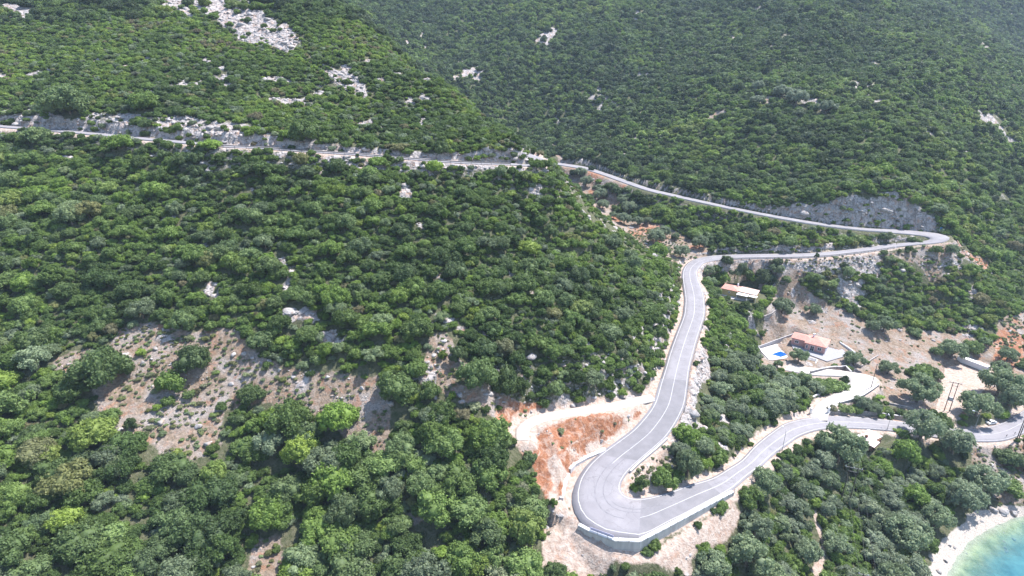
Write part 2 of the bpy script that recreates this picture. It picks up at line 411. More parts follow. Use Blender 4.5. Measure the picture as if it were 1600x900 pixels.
class NT:
    def __init__(s, name):
        s.m = bpy.data.materials.new(name); s.m.use_nodes = True
        s.t = s.m.node_tree; s.t.nodes.clear()
        s.out = s.t.nodes.new('ShaderNodeOutputMaterial')
    def n(s, typ, **kw):
        x = s.t.nodes.new(typ)
        for k, v in kw.items():
            if k.startswith('i_'):
                key = k[2:]; key = int(key) if key.isdigit() else key.replace('_', ' ')
                x.inputs[key].default_value = v
            else: setattr(x, k, v)
        return x
    def l(s, a, b): s.t.links.new(a, b)
    def pos(s):
        if not hasattr(s, '_p'): s._p = s.n('ShaderNodeNewGeometry').outputs['Position']
        return s._p
    def noise(s, scale, detail=3, rough=0.6, vec=None, dist=0.0):
        x = s.n('ShaderNodeTexNoise', i_Scale=scale, i_Detail=detail, i_Roughness=rough, i_Distortion=dist)
        s.l(vec or s.pos(), x.inputs['Vector']); return x.outputs['Fac']
    def ramp(s, fac, a, b, lo=0.0, hi=1.0):
        x = s.n('ShaderNodeMapRange', i_1=a, i_2=b, i_3=lo, i_4=hi); x.clamp = True
        s.l(fac, x.inputs[0]); return x.outputs[0]
    def mix(s, fac, a, b, blend='MIX'):
        x = s.n('ShaderNodeMix', data_type='RGBA', blend_type=blend)
        for v, i in ((fac, 0), (a, 6), (b, 7)):
            if hasattr(v, 'is_linked') or hasattr(v, 'links'): s.l(v, x.inputs[i])
            elif isinstance(v, (int, float)): x.inputs[i].default_value = v
            else: x.inputs[i].default_value = (*v, 1.0) if len(v) == 3 else v
        return x.outputs[2]
    def math(s, op, a, b=None):
        x = s.n('ShaderNodeMath', operation=op)
        for v, i in ((a, 0), (b, 1)):
            if v is None: continue
            if isinstance(v, (int, float)): x.inputs[i].default_value = v
            else: s.l(v, x.inputs[i])
        return x.outputs[0]
    def bump(s, h, strength=0.5, dist=0.3):
        x = s.n('ShaderNodeBump', i_Strength=strength, i_Distance=dist); s.l(h, x.inputs['Height']); return x.outputs['Normal']
    def done(s, col, rough=0.85, spec=0.2, normal=None, metal=0.0):
        b = s.n('ShaderNodeBsdfPrincipled', i_Roughness=rough, i_Metallic=metal)
        b.inputs['Specular IOR Level'].default_value = spec
        if hasattr(col, 'links'): s.l(col, b.inputs['Base Color'])
        else: b.inputs['Base Color'].default_value = (*col, 1.0)
        if normal is not None: s.l(normal, b.inputs['Normal'])
        s.l(b.outputs[0], s.out.inputs['Surface']); s.b = b
        return s.m
def plain(name, col, rough=0.8, spec=0.2, var=0.15, scale=1.5, metal=0.0, bump=0.0):
    k = NT(name)
    f = k.noise(scale, 5, 0.65)
    c = k.mix(k.ramp(f, 0.25, 0.75), tuple(v * (1 - var) for v in col), tuple(min(1, v * (1 + var)) for v in col))
    return k.done(c, rough, spec, k.bump(f, bump, 0.1) if bump else None, metal)

# ------------------------------------------------------------------ what covers the land
PIX = []
def Q(*pts):                     # as P, but trees in front may cover it
    return [hit(*p)[:2] for p in pts]
def P(*pts):                     # polygon traced on the land: (px,py) hits the surface, (px,py,z) lies at that height
    PIX.append([p[:2] for p in pts])
    return [(Wz(*p) if len(p) == 3 else hit(*p))[:2] for p in pts]
AREA = {
 'clearing': P((140, 612), (160, 560), (186, 515), (255, 506), (300, 520), (362, 512), (400, 545), (440, 577), (520, 582), (592, 586), (604, 630), (612, 690), (590, 712), (560, 690), (500, 668), (420, 628), (350, 640), (345, 700), (290, 712), (230, 690), (170, 668)),
 'clear_b': P((660, 590), (672, 520), (700, 515), (720, 560), (745, 575), (700, 600), (790, 622), (840, 628), (830, 650), (800, 690), (770, 650), (700, 620)),
 'clear_c': P((85, 560), (135, 548), (150, 580), (95, 600)),
 'clear_d': P((630, 800), (665, 795), (672, 812), (640, 825)),
 'clear_e': P((400, 840), (440, 830), (440, 900), (390, 900)),
 'clear_f': P((240, 690), (330, 690), (320, 712), (290, 720), (250, 712)),
 'red': P((782, 632), (830, 626), (890, 636), (950, 628), (1012, 612), (1022, 632), (1000, 662), (960, 690), (915, 722), (893, 750), (890, 815), (880, 850), (852, 830), (850, 770), (822, 720), (805, 690), (778, 652)),
 'pale': P((858, 770), (888, 790), (905, 826), (960, 858), (1000, 868), (1080, 830), (1143, 790), (1162, 800), (1140, 838), (1100, 856), (1078, 870), (1085, 905), (845, 905), (850, 830)),
 'field': P((1186, 545), (1192, 510), (1212, 455), (1236, 420), (1262, 455), (1300, 475), (1360, 505), (1430, 512), (1500, 520), (1560, 545), (1600, 552), (1605, 590), (1560, 640), (1480, 660), (1430, 645), (1380, 630), (1330, 600), (1270, 590), (1190, 570)),
 'slope_c': P((1175, 408), (1300, 402), (1400, 393), (1480, 380), (1530, 400), (1545, 414), (1500, 405), (1470, 410), (1480, 430), (1455, 440), (1430, 410), (1390, 400), (1345, 425), (1310, 412), (1270, 425), (1230, 450), (1195, 440)),
 'orchard': P((866, 246, 73), (905, 262, 70), (948, 277, 68), (985, 296, 64), (975, 305, 62), (955, 325, 57), (1000, 345, 53), (1035, 358, 50), (1075, 375, 48), (1105, 388, 47), (1108, 398, 46), (1068, 418, 44.5), (1040, 412, 46), (990, 390, 48), (935, 345, 53), (890, 295, 60)),
 'cliff': P((1215, 330), (1260, 322), (1300, 316), (1380, 313), (1430, 326), (1462, 350), (1450, 362), (1380, 356), (1300, 350), (1220, 337)),
 'rocks_hi': Q((0, 174), (60, 170), (110, 190), (160, 176), (250, 178), (330, 186), (430, 204), (480, 218), (560, 230), (640, 243), (690, 240), (760, 238), (800, 250), (700, 251), (600, 243), (480, 234), (345, 226), (225, 215), (0, 195)),
 'rocks_lo': Q((335, 231), (400, 234), (480, 240), (600, 250), (820, 262), (812, 270), (740, 266), (700, 264), (660, 272), (620, 268), (560, 262), (480, 252), (400, 243), (340, 240)),
 'scree': P((215, -10), (380, -10), (405, 18), (450, 38), (478, 62), (455, 80), (410, 74), (372, 62), (335, 30), (260, 18)),
 'far_a': P((690, 105), (720, 88), (762, 100), (750, 128), (700, 128)), 'far_b': P((606, 62), (640, 30), (664, 52), (630, 78)), 'far_c': P((836, 66), (850, 40), (874, 44), (862, 76)), 'far_d': P((1500, 185), (1540, 165), (1605, 190), (1605, 235), (1560, 225)), 'far_e': P((1040, -5), (1100, -5), (1090, 12), (1050, 10)),
 'scree_b': P((0, 8), (45, 4), (60, 25), (20, 30)),
 'scree_c': P((500, 100), (560, 120), (580, 160), (520, 130)),
 'pale_b': P((908, 692), (962, 682), (925, 716), (896, 745), (884, 800), (868, 790), (866, 755), (850, 720), (880, 704)),
 'gravel': [p[:2] for p in PAD_LOT],
 'shore': P((1517, 693), (1605, 690), (1605, 785), (1562, 786), (1545, 760), (1518, 735)),
 'rocks_e': P((1085, 550), (1105, 545), (1110, 580), (1090, 620), (1082, 680), (1060, 700), (1050, 690), (1078, 620)),
 'bare_e': P((1560, 500), (1600, 490), (1605, 560), (1575, 580), (1550, 570)),
 'bare_f': P((1495, 375), (1545, 410), (1540, 420), (1500, 400)),
 'terrace': P((1175, 158), (1200, 148), (1215, 158), (1210, 166), (1190, 162), (1130, 182), (1100, 186), (1110, 176), (1150, 168)),
 'tip': P((985, 735), (1002, 712), (1040, 690), (1050, 705), (1040, 760), (1000, 770), (988, 760)),
 'path': P((1262, 905), (1285, 850), (1268, 800), (1274, 795), (1292, 850), (1282, 905)),
}
def amask(name, soft=1.2, jag=1.6, sc=6.0):
    poly = AREA[name]
    M = np.zeros(XX.shape)
    sl = window(poly, 12)
    x = XX[sl]; y = YY[sl]
    d = poly_dist(x, y, poly) + jag * fbm(x, y, sc, 3, sum(map(ord, name)))
    M[sl] = smooth(soft, -soft, d)
    return M
def mx(*a):
    r = a[0]
    for b in a[1:]: r = np.maximum(r, b)
    return r
A = {k: amask(k, *((0.5, 0.3) if k in ('path', 'gravel') else (2.0, 3.0, 9.0) if k in ('scree', 'terrace') else (1.2, 1.6))) for k in AREA}
A['rocks_hi'] = A['rocks_hi'] * (0.5 + 0.5 * smooth(-0.32, 0.05, fbm(XX, YY, 17, 3, 71)))
farp = mx(*(A['far_' + q] for q in 'abcde')) * smooth(-0.15, 0.2, fbm(XX, YY, 14, 3, 72))
A['orchard'] = A['orchard'] * smooth(258, 272, YY)
gz0, gz1 = np.gradient(H, GY, GX)
SL = np.hypot(gz0, gz1)
cut = smooth(0.85, 1.3, SL) * smooth(16, 10, EDGE)
n1 = fbm(XX, YY, 14, 4, 41)
verge = smooth(2.6, 0.8, EDGE + 1.2 * fbm(XX, YY, 5, 2, 9))
m_red = mx(A['red'], 0.6 * A['orchard'] * smooth(0.0, 0.4, n1), A['bare_e'] * smooth(-0.2, 0.2, n1), 0.8 * A['bare_f'])
m_rock = mx(A['cliff'], A['rocks_hi'], 0.8 * A['rocks_lo'], A['scree'], A['scree_b'], 0.8 * A['scree_c'], A['rocks_e'], 0.75 * cut * (1 - A['red']) * (1 - A['pale']) * (1 - 0.8 * A['field']) * smooth(36, 44, H), 0.5 * A['shore'] * smooth(0, 0.3, n1))
m_dry = mx(A['clearing'], A['clear_b'], A['clear_c'], A['clear_d'], A['clear_e'], A['clear_f'], A['field'], A['slope_c'], A['orchard'], A['shore'], A['terrace'], A['tip'], A['bare_e'], A['bare_f'])
m_pale = mx(A['pale'], A['pale_b'] * smooth(-0.3, 0.1, fbm(XX, YY, 5, 3, 73)), A['gravel'], A['path'], 0.75 * verge * (1 - 0.65 * smooth(270, 300, YY)))
Zraw = H
m_beach = smooth(1.9, 1.4, H + 0.5 * fbm(XX, YY, 4, 2, 77)) * smooth(200, 180, YY)
far_spots = smooth(0.36, 0.50, fbm(XX * 1.0, YY * 0.6, 20, 4, 91)) * smooth(300, 400, YY) * 0.6
near_spots = smooth(0.42 - 0.07 * (YY > 262), 0.52 - 0.07 * (YY > 262), fbm(XX, YY, 8, 4, 97)) * smooth(330, 290, YY) * (YY > 140) * (1 - smooth(20, 16, H))
m_rock = mx(m_rock, 0.85 * farp, far_spots, 0.8 * near_spots)
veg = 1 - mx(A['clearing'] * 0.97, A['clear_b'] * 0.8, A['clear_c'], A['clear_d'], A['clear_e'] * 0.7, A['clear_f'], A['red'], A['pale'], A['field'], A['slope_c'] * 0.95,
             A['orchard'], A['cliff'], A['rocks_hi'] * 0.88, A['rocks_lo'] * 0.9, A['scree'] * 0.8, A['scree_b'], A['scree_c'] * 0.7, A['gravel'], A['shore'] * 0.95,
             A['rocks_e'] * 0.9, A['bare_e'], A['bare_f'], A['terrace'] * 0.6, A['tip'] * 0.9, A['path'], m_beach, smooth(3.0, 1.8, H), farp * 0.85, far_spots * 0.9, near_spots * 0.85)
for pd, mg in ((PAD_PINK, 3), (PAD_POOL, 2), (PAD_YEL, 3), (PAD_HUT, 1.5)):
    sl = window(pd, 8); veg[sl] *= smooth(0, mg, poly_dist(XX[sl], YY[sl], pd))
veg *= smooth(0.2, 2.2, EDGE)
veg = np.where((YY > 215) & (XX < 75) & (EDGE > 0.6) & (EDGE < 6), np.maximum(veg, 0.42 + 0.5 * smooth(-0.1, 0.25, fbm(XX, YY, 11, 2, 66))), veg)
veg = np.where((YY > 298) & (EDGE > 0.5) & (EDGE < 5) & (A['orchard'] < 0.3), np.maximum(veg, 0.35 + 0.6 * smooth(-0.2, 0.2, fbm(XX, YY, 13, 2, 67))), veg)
# rough the rock faces and the bare ground
Hr = H.copy()
rk = m_rock * smooth(0.3, 1.5, EDGE)
rk = rk * (1 - 0.6 * A['rocks_e'])
Hr += A['cliff'] * smooth(0.5, 3, EDGE) * (0.5 - np.abs(fbm(XX, YY * 0.4, 5.0, 3, 68)) * 2.4) * 2.6
Hr += rk * (np.abs(fbm(XX, YY, 3.6, 3, 55)) * 2.2 - 0.5) + rk * fbm(XX, YY, 1.9, 2, 56) * 0.5
Hr += A['red'] * smooth(0.5, 2, EDGE) * (fbm(XX, YY, 4, 3, 61) * 1.2 + (0.5 - np.abs(fbm(XX, YY * 0.35, 2.4, 3, 64)) * 2.5) * 0.9) + m_dry * smooth(0.6, 2, EDGE) * fbm(XX, YY, 5, 3, 62) * 0.35
Hr += m_beach * fbm(XX, YY, 3, 3, 63) * 0.15
for pd in (PAD_PINK, PAD_POOL, PAD_YEL, PAD_HUT):
    sl = window(pd, 3); k = smooth(-0.5, 2.5, poly_dist(XX[sl], YY[sl], pd)); Hr[sl] = H[sl] * (1 - k) + Hr[sl] * k
H = Hr
ny, nx = H.shape
V = np.stack([XX, YY, H], -1).reshape(-1, 3)
idx = np.arange(ny * nx).reshape(ny, nx)
Fq = np.stack([idx[:-1, :-1], idx[:-1, 1:], idx[1:, 1:], idx[1:, :-1]], -1).reshape(-1, 4)

k = NT('hillside_soil_and_rock')
aA = k.n('ShaderNodeAttribute', attribute_name='cover_a'); aB = k.n('ShaderNodeAttribute', attribute_name='cover_b')
sA = k.n('ShaderNodeSeparateColor'); k.l(aA.outputs['Color'], sA.inputs[0])
sB = k.n('ShaderNodeSeparateColor'); k.l(aB.outputs['Color'], sB.inputs[0])
nf = k.noise(0.9, 6, 0.7); nc = k.noise(0.13, 4, 0.6); nv = k.noise(3.5, 4, 0.7)
vor = k.n('ShaderNodeTexVoronoi', i_Scale=1.1); k.l(k.pos(), vor.inputs['Vector'])
vor2 = k.n('ShaderNodeTexVoronoi', i_Scale=0.55, feature='DISTANCE_TO_EDGE')
wv = k.n('ShaderNodeTexNoise', i_Scale=0.6, i_Detail=3); k.l(k.pos(), wv.inputs['Vector'])
vadd = k.n('ShaderNodeVectorMath', operation='MULTIPLY_ADD'); k.l(wv.outputs['Color'], vadd.inputs[0]); vadd.inputs[1].default_value = (2.5, 2.5, 2.5); k.l(k.pos(), vadd.inputs[2])
k.l(vadd.outputs[0], vor2.inputs['Vector'])
vor3 = k.n('ShaderNodeTexVoronoi', i_Scale=0.21, feature='DISTANCE_TO_EDGE'); k.l(vadd.outputs[0], vor3.inputs['Vector'])
vorc = k.n('ShaderNodeTexVoronoi', i_Scale=0.55); k.l(vadd.outputs[0], vorc.inputs['Vector'])
sC = k.n('ShaderNodeSeparateColor'); k.l(vorc.outputs['Color'], sC.inputs[0])
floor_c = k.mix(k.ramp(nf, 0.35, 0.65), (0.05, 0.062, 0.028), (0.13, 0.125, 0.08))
dry_c = k.mix(k.ramp(nf, 0.38, 0.62), (0.17, 0.125, 0.085), (0.31, 0.24, 0.19))
dry_c = k.mix(k.ramp(nc, 0.45, 0.62), dry_c, k.mix(k.ramp(nv, 0.4, 0.6), (0.22, 0.20, 0.19), (0.37, 0.32, 0.29)))
dry_c = k.mix(k.ramp(k.noise(0.28, 6, 0.75, dist=0.6), 0.52, 0.62, 0, 0.7), dry_c, (0.30, 0.155, 0.095))
dry_c = k.mix(k.ramp(k.noise(1.7, 6, 0.8), 0.50, 0.62, 0, 0.6), dry_c, (0.10, 0.095, 0.085))
red_c = k.mix(k.ramp(nf, 0.35, 0.65), (0.20, 0.078, 0.042), (0.36, 0.175, 0.10))
red_c = k.mix(k.ramp(k.noise(0.33, 6, 0.75, dist=0.8), 0.49, 0.62, 0, 0.8), red_c, (0.42, 0.31, 0.25))
red_c = k.mix(k.ramp(k.noise(1.1, 5, 0.75), 0.58, 0.66, 0, 0.7), red_c, (0.12, 0.055, 0.03))
pale_c = k.mix(k.ramp(nf, 0.35, 0.6), (0.31, 0.225, 0.18), (0.45, 0.375, 0.325))
pale_c = k.mix(k.ramp(k.noise(0.3, 5, 0.75), 0.55, 0.68, 0, 0.7), pale_c, (0.36, 0.21, 0.14))
rock_c = k.mix(k.ramp(nf, 0.32, 0.6), (0.20, 0.185, 0.18), (0.41, 0.38, 0.37))
rock_c = k.mix(1.0, rock_c, k.mix(sC.outputs[0], (0.65, 0.65, 0.65), (1.2, 1.18, 1.18)), 'MULTIPLY')
rock_c = k.mix(k.ramp(k.noise(0.28, 5, 0.75), 0.52, 0.62, 0, 0.8), rock_c, (0.34, 0.20, 0.13))
rock_c = k.mix(k.ramp(k.noise(0.6, 5, 0.75, dist=0.5), 0.60, 0.66, 0, 0.85), rock_c, (0.07, 0.075, 0.04))
vst = k.n('ShaderNodeTexNoise', i_Scale=1.0, i_Detail=5, i_Roughness=0.7); mst = k.n('ShaderNodeVectorMath', operation='MULTIPLY'); k.l(k.pos(), mst.inputs[0]); mst.inputs[1].default_value = (0.55, 0.55, 0.10); k.l(mst.outputs[0], vst.inputs[0])
rock_c = k.mix(k.ramp(vst.outputs[0], 0.44, 0.60, 0, 0.55), rock_c, (0.47, 0.425, 0.41))
rock_c = k.mix(k.ramp(vst.outputs[0], 0.42, 0.34, 0, 0.5), rock_c, (0.17, 0.12, 0.10))
rock_c = k.mix(k.ramp(vor3.outputs['Distance'], 0.0, 0.05, 0.6, 0), rock_c, (0.07, 0.06, 0.05))
beach_c = k.mix(k.ramp(nv, 0.35, 0.6), (0.26, 0.22, 0.19), (0.46, 0.42, 0.38))
def edge(mask, lo=0.35, hi=0.65):
    return k.ramp(k.math('ADD', mask, k.math('MULTIPLY', k.math('SUBTRACT', nf, 0.5), 0.7)), lo, hi)
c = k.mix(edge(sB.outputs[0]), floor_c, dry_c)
c = k.mix(edge(sA.outputs[0]), c, red_c)
c = k.mix(edge(sA.outputs[1]), c, pale_c)
c = k.mix(edge(sA.outputs[2]), c, rock_c)
c = k.mix(edge(aA.outputs['Alpha']), c, beach_c)
sea_c = k.mix(k.ramp(k.noise(0.25, 5, 0.7), 0.4, 0.62), (0.40, 0.41, 0.27), (0.18, 0.21, 0.12))
c = k.mix(sB.outputs[1], c, sea_c)
hgt_n = k.math('ADD', nf, k.math('MULTIPLY', k.math('ADD', k.math('MULTIPLY', sC.outputs[1], 0.5), k.ramp(vor3.outputs['Distance'], 0.0, 0.3)), sA.outputs[2]))
hgt_n = k.math('ADD', hgt_n, k.math('MULTIPLY', nv, 0.35))
M_LAND = k.done(c, 0.92, 0.1, k.bump(hgt_n, 1.0, 0.55))
me = quads_mesh('hillside', V, Fq, M_LAND, True)
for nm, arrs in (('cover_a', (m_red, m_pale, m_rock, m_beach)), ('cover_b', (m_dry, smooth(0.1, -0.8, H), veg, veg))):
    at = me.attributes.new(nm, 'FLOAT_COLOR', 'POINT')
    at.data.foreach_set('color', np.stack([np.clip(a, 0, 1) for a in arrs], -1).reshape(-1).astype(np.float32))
hill = bpy.data.objects.new('hillside', me); COL.objects.link(hill)
tag(hill, 'steep coastal hillside of scrub soil, limestone and red earth', kind='structure')

# ------------------------------------------------------------------ sea
k = NT('sea_water')
aD = k.n('ShaderNodeAttribute', attribute_name='depth')
n_r = k.noise(0.9, 4, 0.6); n_p = k.noise(0.22, 4, 0.65)
tr = k.n('ShaderNodeBsdfTransparent'); tr.inputs[0].default_value = (0.86, 0.97, 0.93, 1)
body = k.n('ShaderNodeBsdfPrincipled', i_Roughness=0.35)
k.l(k.mix(k.ramp(n_p, 0.35, 0.65), (0.03, 0.125, 0.16), (0.06, 0.185, 0.205)), body.inputs['Base Color'])
body.inputs['Specular IOR Level'].default_value = 0.0
bmp = k.bump(k.math('ADD', n_r, k.noise(2.6, 3, 0.6)), 0.22, 0.25)
k.l(bmp, body.inputs['Normal'])
ms = k.n('ShaderNodeMixShader')
k.l(k.ramp(k.math('ADD', aD.outputs['Fac'], k.math('MULTIPLY', k.math('SUBTRACT', n_p, 0.5), 1.3)), 0.35, 2.6, 0.04, 0.92), ms.inputs[0])
k.l(tr.outputs[0], ms.inputs[1]); k.l(body.outputs[0], ms.inputs[2])
gl = k.n('ShaderNodeBsdfGlossy', i_Roughness=0.06); k.l(bmp, gl.inputs['Normal'])
fr = k.n('ShaderNodeFresnel', i_IOR=1.33); k.l(bmp, fr.inputs['Normal'])
m2 = k.n('ShaderNodeMixShader'); k.l(fr.outputs[0], m2.inputs[0]); k.l(ms.outputs[0], m2.inputs[1]); k.l(gl.outputs[0], m2.inputs[2])
k.l(m2.outputs[0], k.out.inputs['Surface'])
sx = np.arange(60, 1500, 3.0); sy = np.arange(-60, 420, 3.0)
SX, SY = np.meshgrid(sx, sy)
n_y, n_x = SX.shape
SV = np.stack([SX, SY, np.zeros_like(SX)], -1).reshape(-1, 3)
ii = np.arange(n_y * n_x).reshape(n_y, n_x)
SF = np.stack([ii[:-1, :-1], ii[:-1, 1:], ii[1:, 1:], ii[1:, :-1]], -1).reshape(-1, 4)
me = quads_mesh('sea', SV, SF, k.m, True)
at = me.attributes.new('depth', 'FLOAT', 'POINT'); at.data.foreach_set('value', np.clip(-hgt(SV[:, 0], SV[:, 1]), 0, 20).astype(np.float32))
sea = bpy.data.objects.new('sea', me); COL.objects.link(sea)
tag(sea, 'turquoise sea water lapping a white pebble beach', kind='structure')

# ------------------------------------------------------------------ carriageways
k = NT('worn_asphalt')
n1_ = k.noise(0.25, 5, 0.65); n2_ = k.noise(6.0, 3, 0.6)
c = k.mix(k.ramp(n1_, 0.35, 0.65), (0.20, 0.19, 0.203), (0.25, 0.238, 0.252))
c = k.mix(k.ramp(n2_, 0.3, 0.7, 0, 0.25), c, (0.16, 0.155, 0.17))
vc = k.n('ShaderNodeTexVoronoi', i_Scale=0.16, feature='DISTANCE_TO_EDGE'); vw = k.n('ShaderNodeVectorMath', operation='MULTIPLY_ADD')
nw = k.n('ShaderNodeTexNoise', i_Scale=0.35, i_Detail=4); k.l(k.pos(), nw.inputs['Vector']); k.l(nw.outputs['Color'], vw.inputs[0]); vw.inputs[1].default_value = (4, 4, 4); k.l(k.pos(), vw.inputs[2]); k.l(vw.outputs[0], vc.inputs['Vector'])
c = k.mix(k.ramp(vc.outputs['Distance'], 0.0, 0.012, 0.5, 0), c, (0.09, 0.085, 0.09))
c = k.mix(k.ramp(k.noise(0.09, 3, 0.5), 0.5, 0.6, 0, 0.35), c, (0.19, 0.18, 0.195))
M_ASPH = k.done(c, 0.85, 0.25, k.bump(n2_, 0.2, 0.02))
k = NT('newer_darker_asphalt')
n1_ = k.noise(0.3, 5, 0.65)
c = k.mix(k.ramp(n1_, 0.35, 0.65), (0.155, 0.15, 0.16), (0.195, 0.187, 0.20))
M_ASPH2 = k.done(c, 0.85, 0.25)
M_PAINT = plain('road_paint', (0.37, 0.36, 0.37), 0.7, 0.2, 0.28, 1.3)
M_SCUFF = plain('tyre_rubber_mark', (0.17, 0.165, 0.18), 0.8, 0.2, 0.3, 0.9)
M_CONC = plain('pale_concrete', (0.44, 0.42, 0.42), 0.85, 0.15, 0.15, 0.8)
M_WHITE = plain('whitewash', (0.72, 0.70, 0.69), 0.8, 0.15, 0.06, 1.0)
M_DRIVE = plain('bright_concrete_drive', (0.42, 0.39, 0.365), 0.85, 0.15, 0.12, 0.5)
M_TRACK = plain('white_limestone_gravel', (0.44, 0.40, 0.365), 0.9, 0.1, 0.12, 1.2, bump=0.4)
def ribbon(name, R, mat, dz=0.0, f0=0.0, f1=1.0, parent=None, n=5, skirt=True, i0=0, i1=None):
    """strip between fractions f0..f1 of the width, draped at the road height"""
    R = R[i0:i1]
    fr_ = np.linspace(f0, f1, n)
    Vv = (R[:, None, 0] * (1 - fr_[None, :, None]) + R[:, None, 1] * fr_[None, :, None])
    Vv = Vv + np.array([0, 0, dz])
    if skirt:
        a = Vv[:, :1] - [0, 0, 0.5]; b = Vv[:, -1:] - [0, 0, 0.5]
        Vv = np.concatenate([a, Vv, b], 1)
    m_ = Vv.shape[1]
    ii = np.arange(len(R) * m_).reshape(len(R), m_)
    Ff = np.stack([ii[:-1, :-1], ii[:-1, 1:], ii[1:, 1:], ii[1:, :-1]], -1).reshape(-1, 4)
    me = quads_mesh(name, Vv.reshape(-1, 3), Ff, mat)
    o = bpy.data.objects.new(name, me); COL.objects.link(o)
    if parent: o.parent = parent
    return o
def line(name, R, off, wdt, mat, parent, dz=0.012, side=0, i0=0, i1=None):
    """painted line `off` metres in from one edge (side 0 = first, 1 = second, 2 = centre)"""
    R = R[i0:i1]
    L, Rr = R[:, 0], R[:, 1]
    wd = np.linalg.norm(Rr - L, axis=1)[:, None]
    u = (Rr - L) / wd
    if side == 0: a = L + u * off; b = a + u * wdt
    elif side == 1: b = Rr - u * off; a = b - u * wdt
    else: mid = L + u * (wd * off); a = mid - u * wdt / 2; b = mid + u * wdt / 2
    return ribbon(name, np.stack([a, b], 1), mat, dz, n=2, skirt=False, parent=parent)
road = ribbon('coast_road', R_MAIN, M_ASPH); tag(road, 'two lane asphalt road with white lines bending through a hairpin', kind='structure')
Cm = R_MAIN.mean(1)
def near_i(R, px, py, z):
    p = np.array(Wz(px, py, z)); C = R.mean(1); return int(np.argmin(((C[:, :2] - p[:2]) ** 2).sum(1)))
ia = near_i(R_MAIN, 1055, 592, 38.5); ib = near_i(R_MAIN, 950, 712, 35.2); ic = near_i(R_MAIN, 1000, 800, 33); id_ = near_i(R_MAIN, 1125, 758, 30.3)
ribbon('asphalt_patch', R_MAIN, M_ASPH2, 0.005, skirt=False, i0=ia, i1=ib, parent=road)
ribbon('asphalt_patch', R_MAIN, M_ASPH2, 0.005, skirt=False, i0=ic, i1=id_, parent=road)
itip = near_i(R_MAIN, 940, 775, 33.7)
line('edge_line', R_MAIN, 0.45, 0.22, M_PAINT, road, side=1)
line('centre_line', R_MAIN, 0.5, 0.2, M_PAINT, road, side=2, i1=itip - 6)
line('centre_line', R_MAIN, 0.5, 0.2, M_PAINT, road, side=2, i0=itip + 7)
_o = [(0, 0.75), (near_i(R_MAIN, 955, 708, 35.3), 0.75), (near_i(R_MAIN, 935, 750, 34.2), 1.1), (near_i(R_MAIN, 935, 780, 33.7), 1.9), (near_i(R_MAIN, 945, 800, 33.4), 2.4),
      (near_i(R_MAIN, 975, 812, 33), 2.0), (near_i(R_MAIN, 1005, 808, 32.8), 1.3), (near_i(R_MAIN, 1060, 790, 32), 0.6), (len(R_MAIN), 0.5)]
OFFS = np.interp(np.arange(len(R_MAIN)), [q[0] for q in _o], [q[1] for q in _o])[:, None]
line('edge_line', R_MAIN, OFFS, 0.24, M_PAINT, road, side=0)

# tyre scuffs round the bend
for f_, a_, b_ in ((0.62, -12, 26), (0.70, 2, 20), (0.45, -22, 6)):
    i0_, i1_ = itip + a_, itip + b_
    ribbon('tyre_mark', R_MAIN, M_SCUFF, 0.009, f_, f_ + 0.022, road, 2, False, i0_, i1_)
road2 = ribbon('upper_road', R_UP, M_ASPH, 0.0, 0.1, 0.9); tag(road2, 'narrow pale road climbing from the tight bend into the valley', kind='structure')

road3 = ribbon('high_road', R_HIGH, M_ASPH, 0.0, 0.05, 0.95); tag(road3, 'narrow road cut across the rocky slope high on the left', kind='structure')

tr_ = ribbon('gravel_track', R_TRACK, M_TRACK, 0.0); tag(tr_, 'white gravel track leaving the road over the red earth bank', kind='structure')
dr_ = ribbon('driveway', R_DRIVE, M_DRIVE, 0.0); tag(dr_, 'bright concrete driveway climbing to the pink house', kind='structure')

# ------------------------------------------------------------------ foliage
k = NT('foliage')
at = k.n('ShaderNodeAttribute', attribute_name='tint', attribute_type='INSTANCER')
sp = k.n('ShaderNodeSeparateXYZ'); k.l(at.outputs['Vector'], sp.inputs[0])
cr = k.n('ShaderNodeValToRGB')
els = cr.color_ramp.elements
stops = [(0.0, (0.066, 0.108, 0.040)), (0.25, (0.100, 0.155, 0.050)), (0.5, (0.133, 0.200, 0.056)), (0.72, (0.165, 0.252, 0.056)), (0.88, (0.215, 0.285, 0.065)), (1.0, (0.205, 0.185, 0.115))]
els[0].position, els[0].color = 0.0, (*stops[0][1], 1); els[1].position, els[1].color = 1.0, (*stops[-1][1], 1)
for p_, c_ in stops[1:-1]:
    e = els.new(p_); e.color = (*c_, 1)
k.l(sp.outputs[0], cr.inputs[0])
c = k.mix(sp.outputs[2], cr.outputs[0], (0.235, 0.28, 0.205))
nn = k.noise(0.9, 3, 0.7)
c = k.mix(1.0, c, k.mix(k.ramp(nn, 0.3, 0.7), (0.72, 0.74, 0.75), (1.3, 1.28, 1.1)), 'MULTIPLY')
vm = k.n('ShaderNodeVectorMath', operation='SCALE'); k.l(c, vm.inputs[0]); k.l(sp.outputs[1], vm.inputs['Scale'])
pb = k.n('ShaderNodeBsdfPrincipled', i_Roughness=0.6); pb.inputs['Specular IOR Level'].default_value = 0.25
k.l(vm.outputs[0], pb.inputs['Base Color'])
tl = k.n('ShaderNodeBsdfTranslucent'); k.l(vm.outputs[0], tl.inputs[0])
mxs = k.n('ShaderNodeMixShader', i_0=0.42); k.l(pb.outputs[0], mxs.inputs[1]); k.l(tl.outputs[0], mxs.inputs[2])
k.l(mxs.outputs[0], k.out.inputs['Surface'])
M_LEAF = k.m
M_BARK = plain('bark', (0.13, 0.105, 0.085), 0.9, 0.1, 0.3, 3.0)

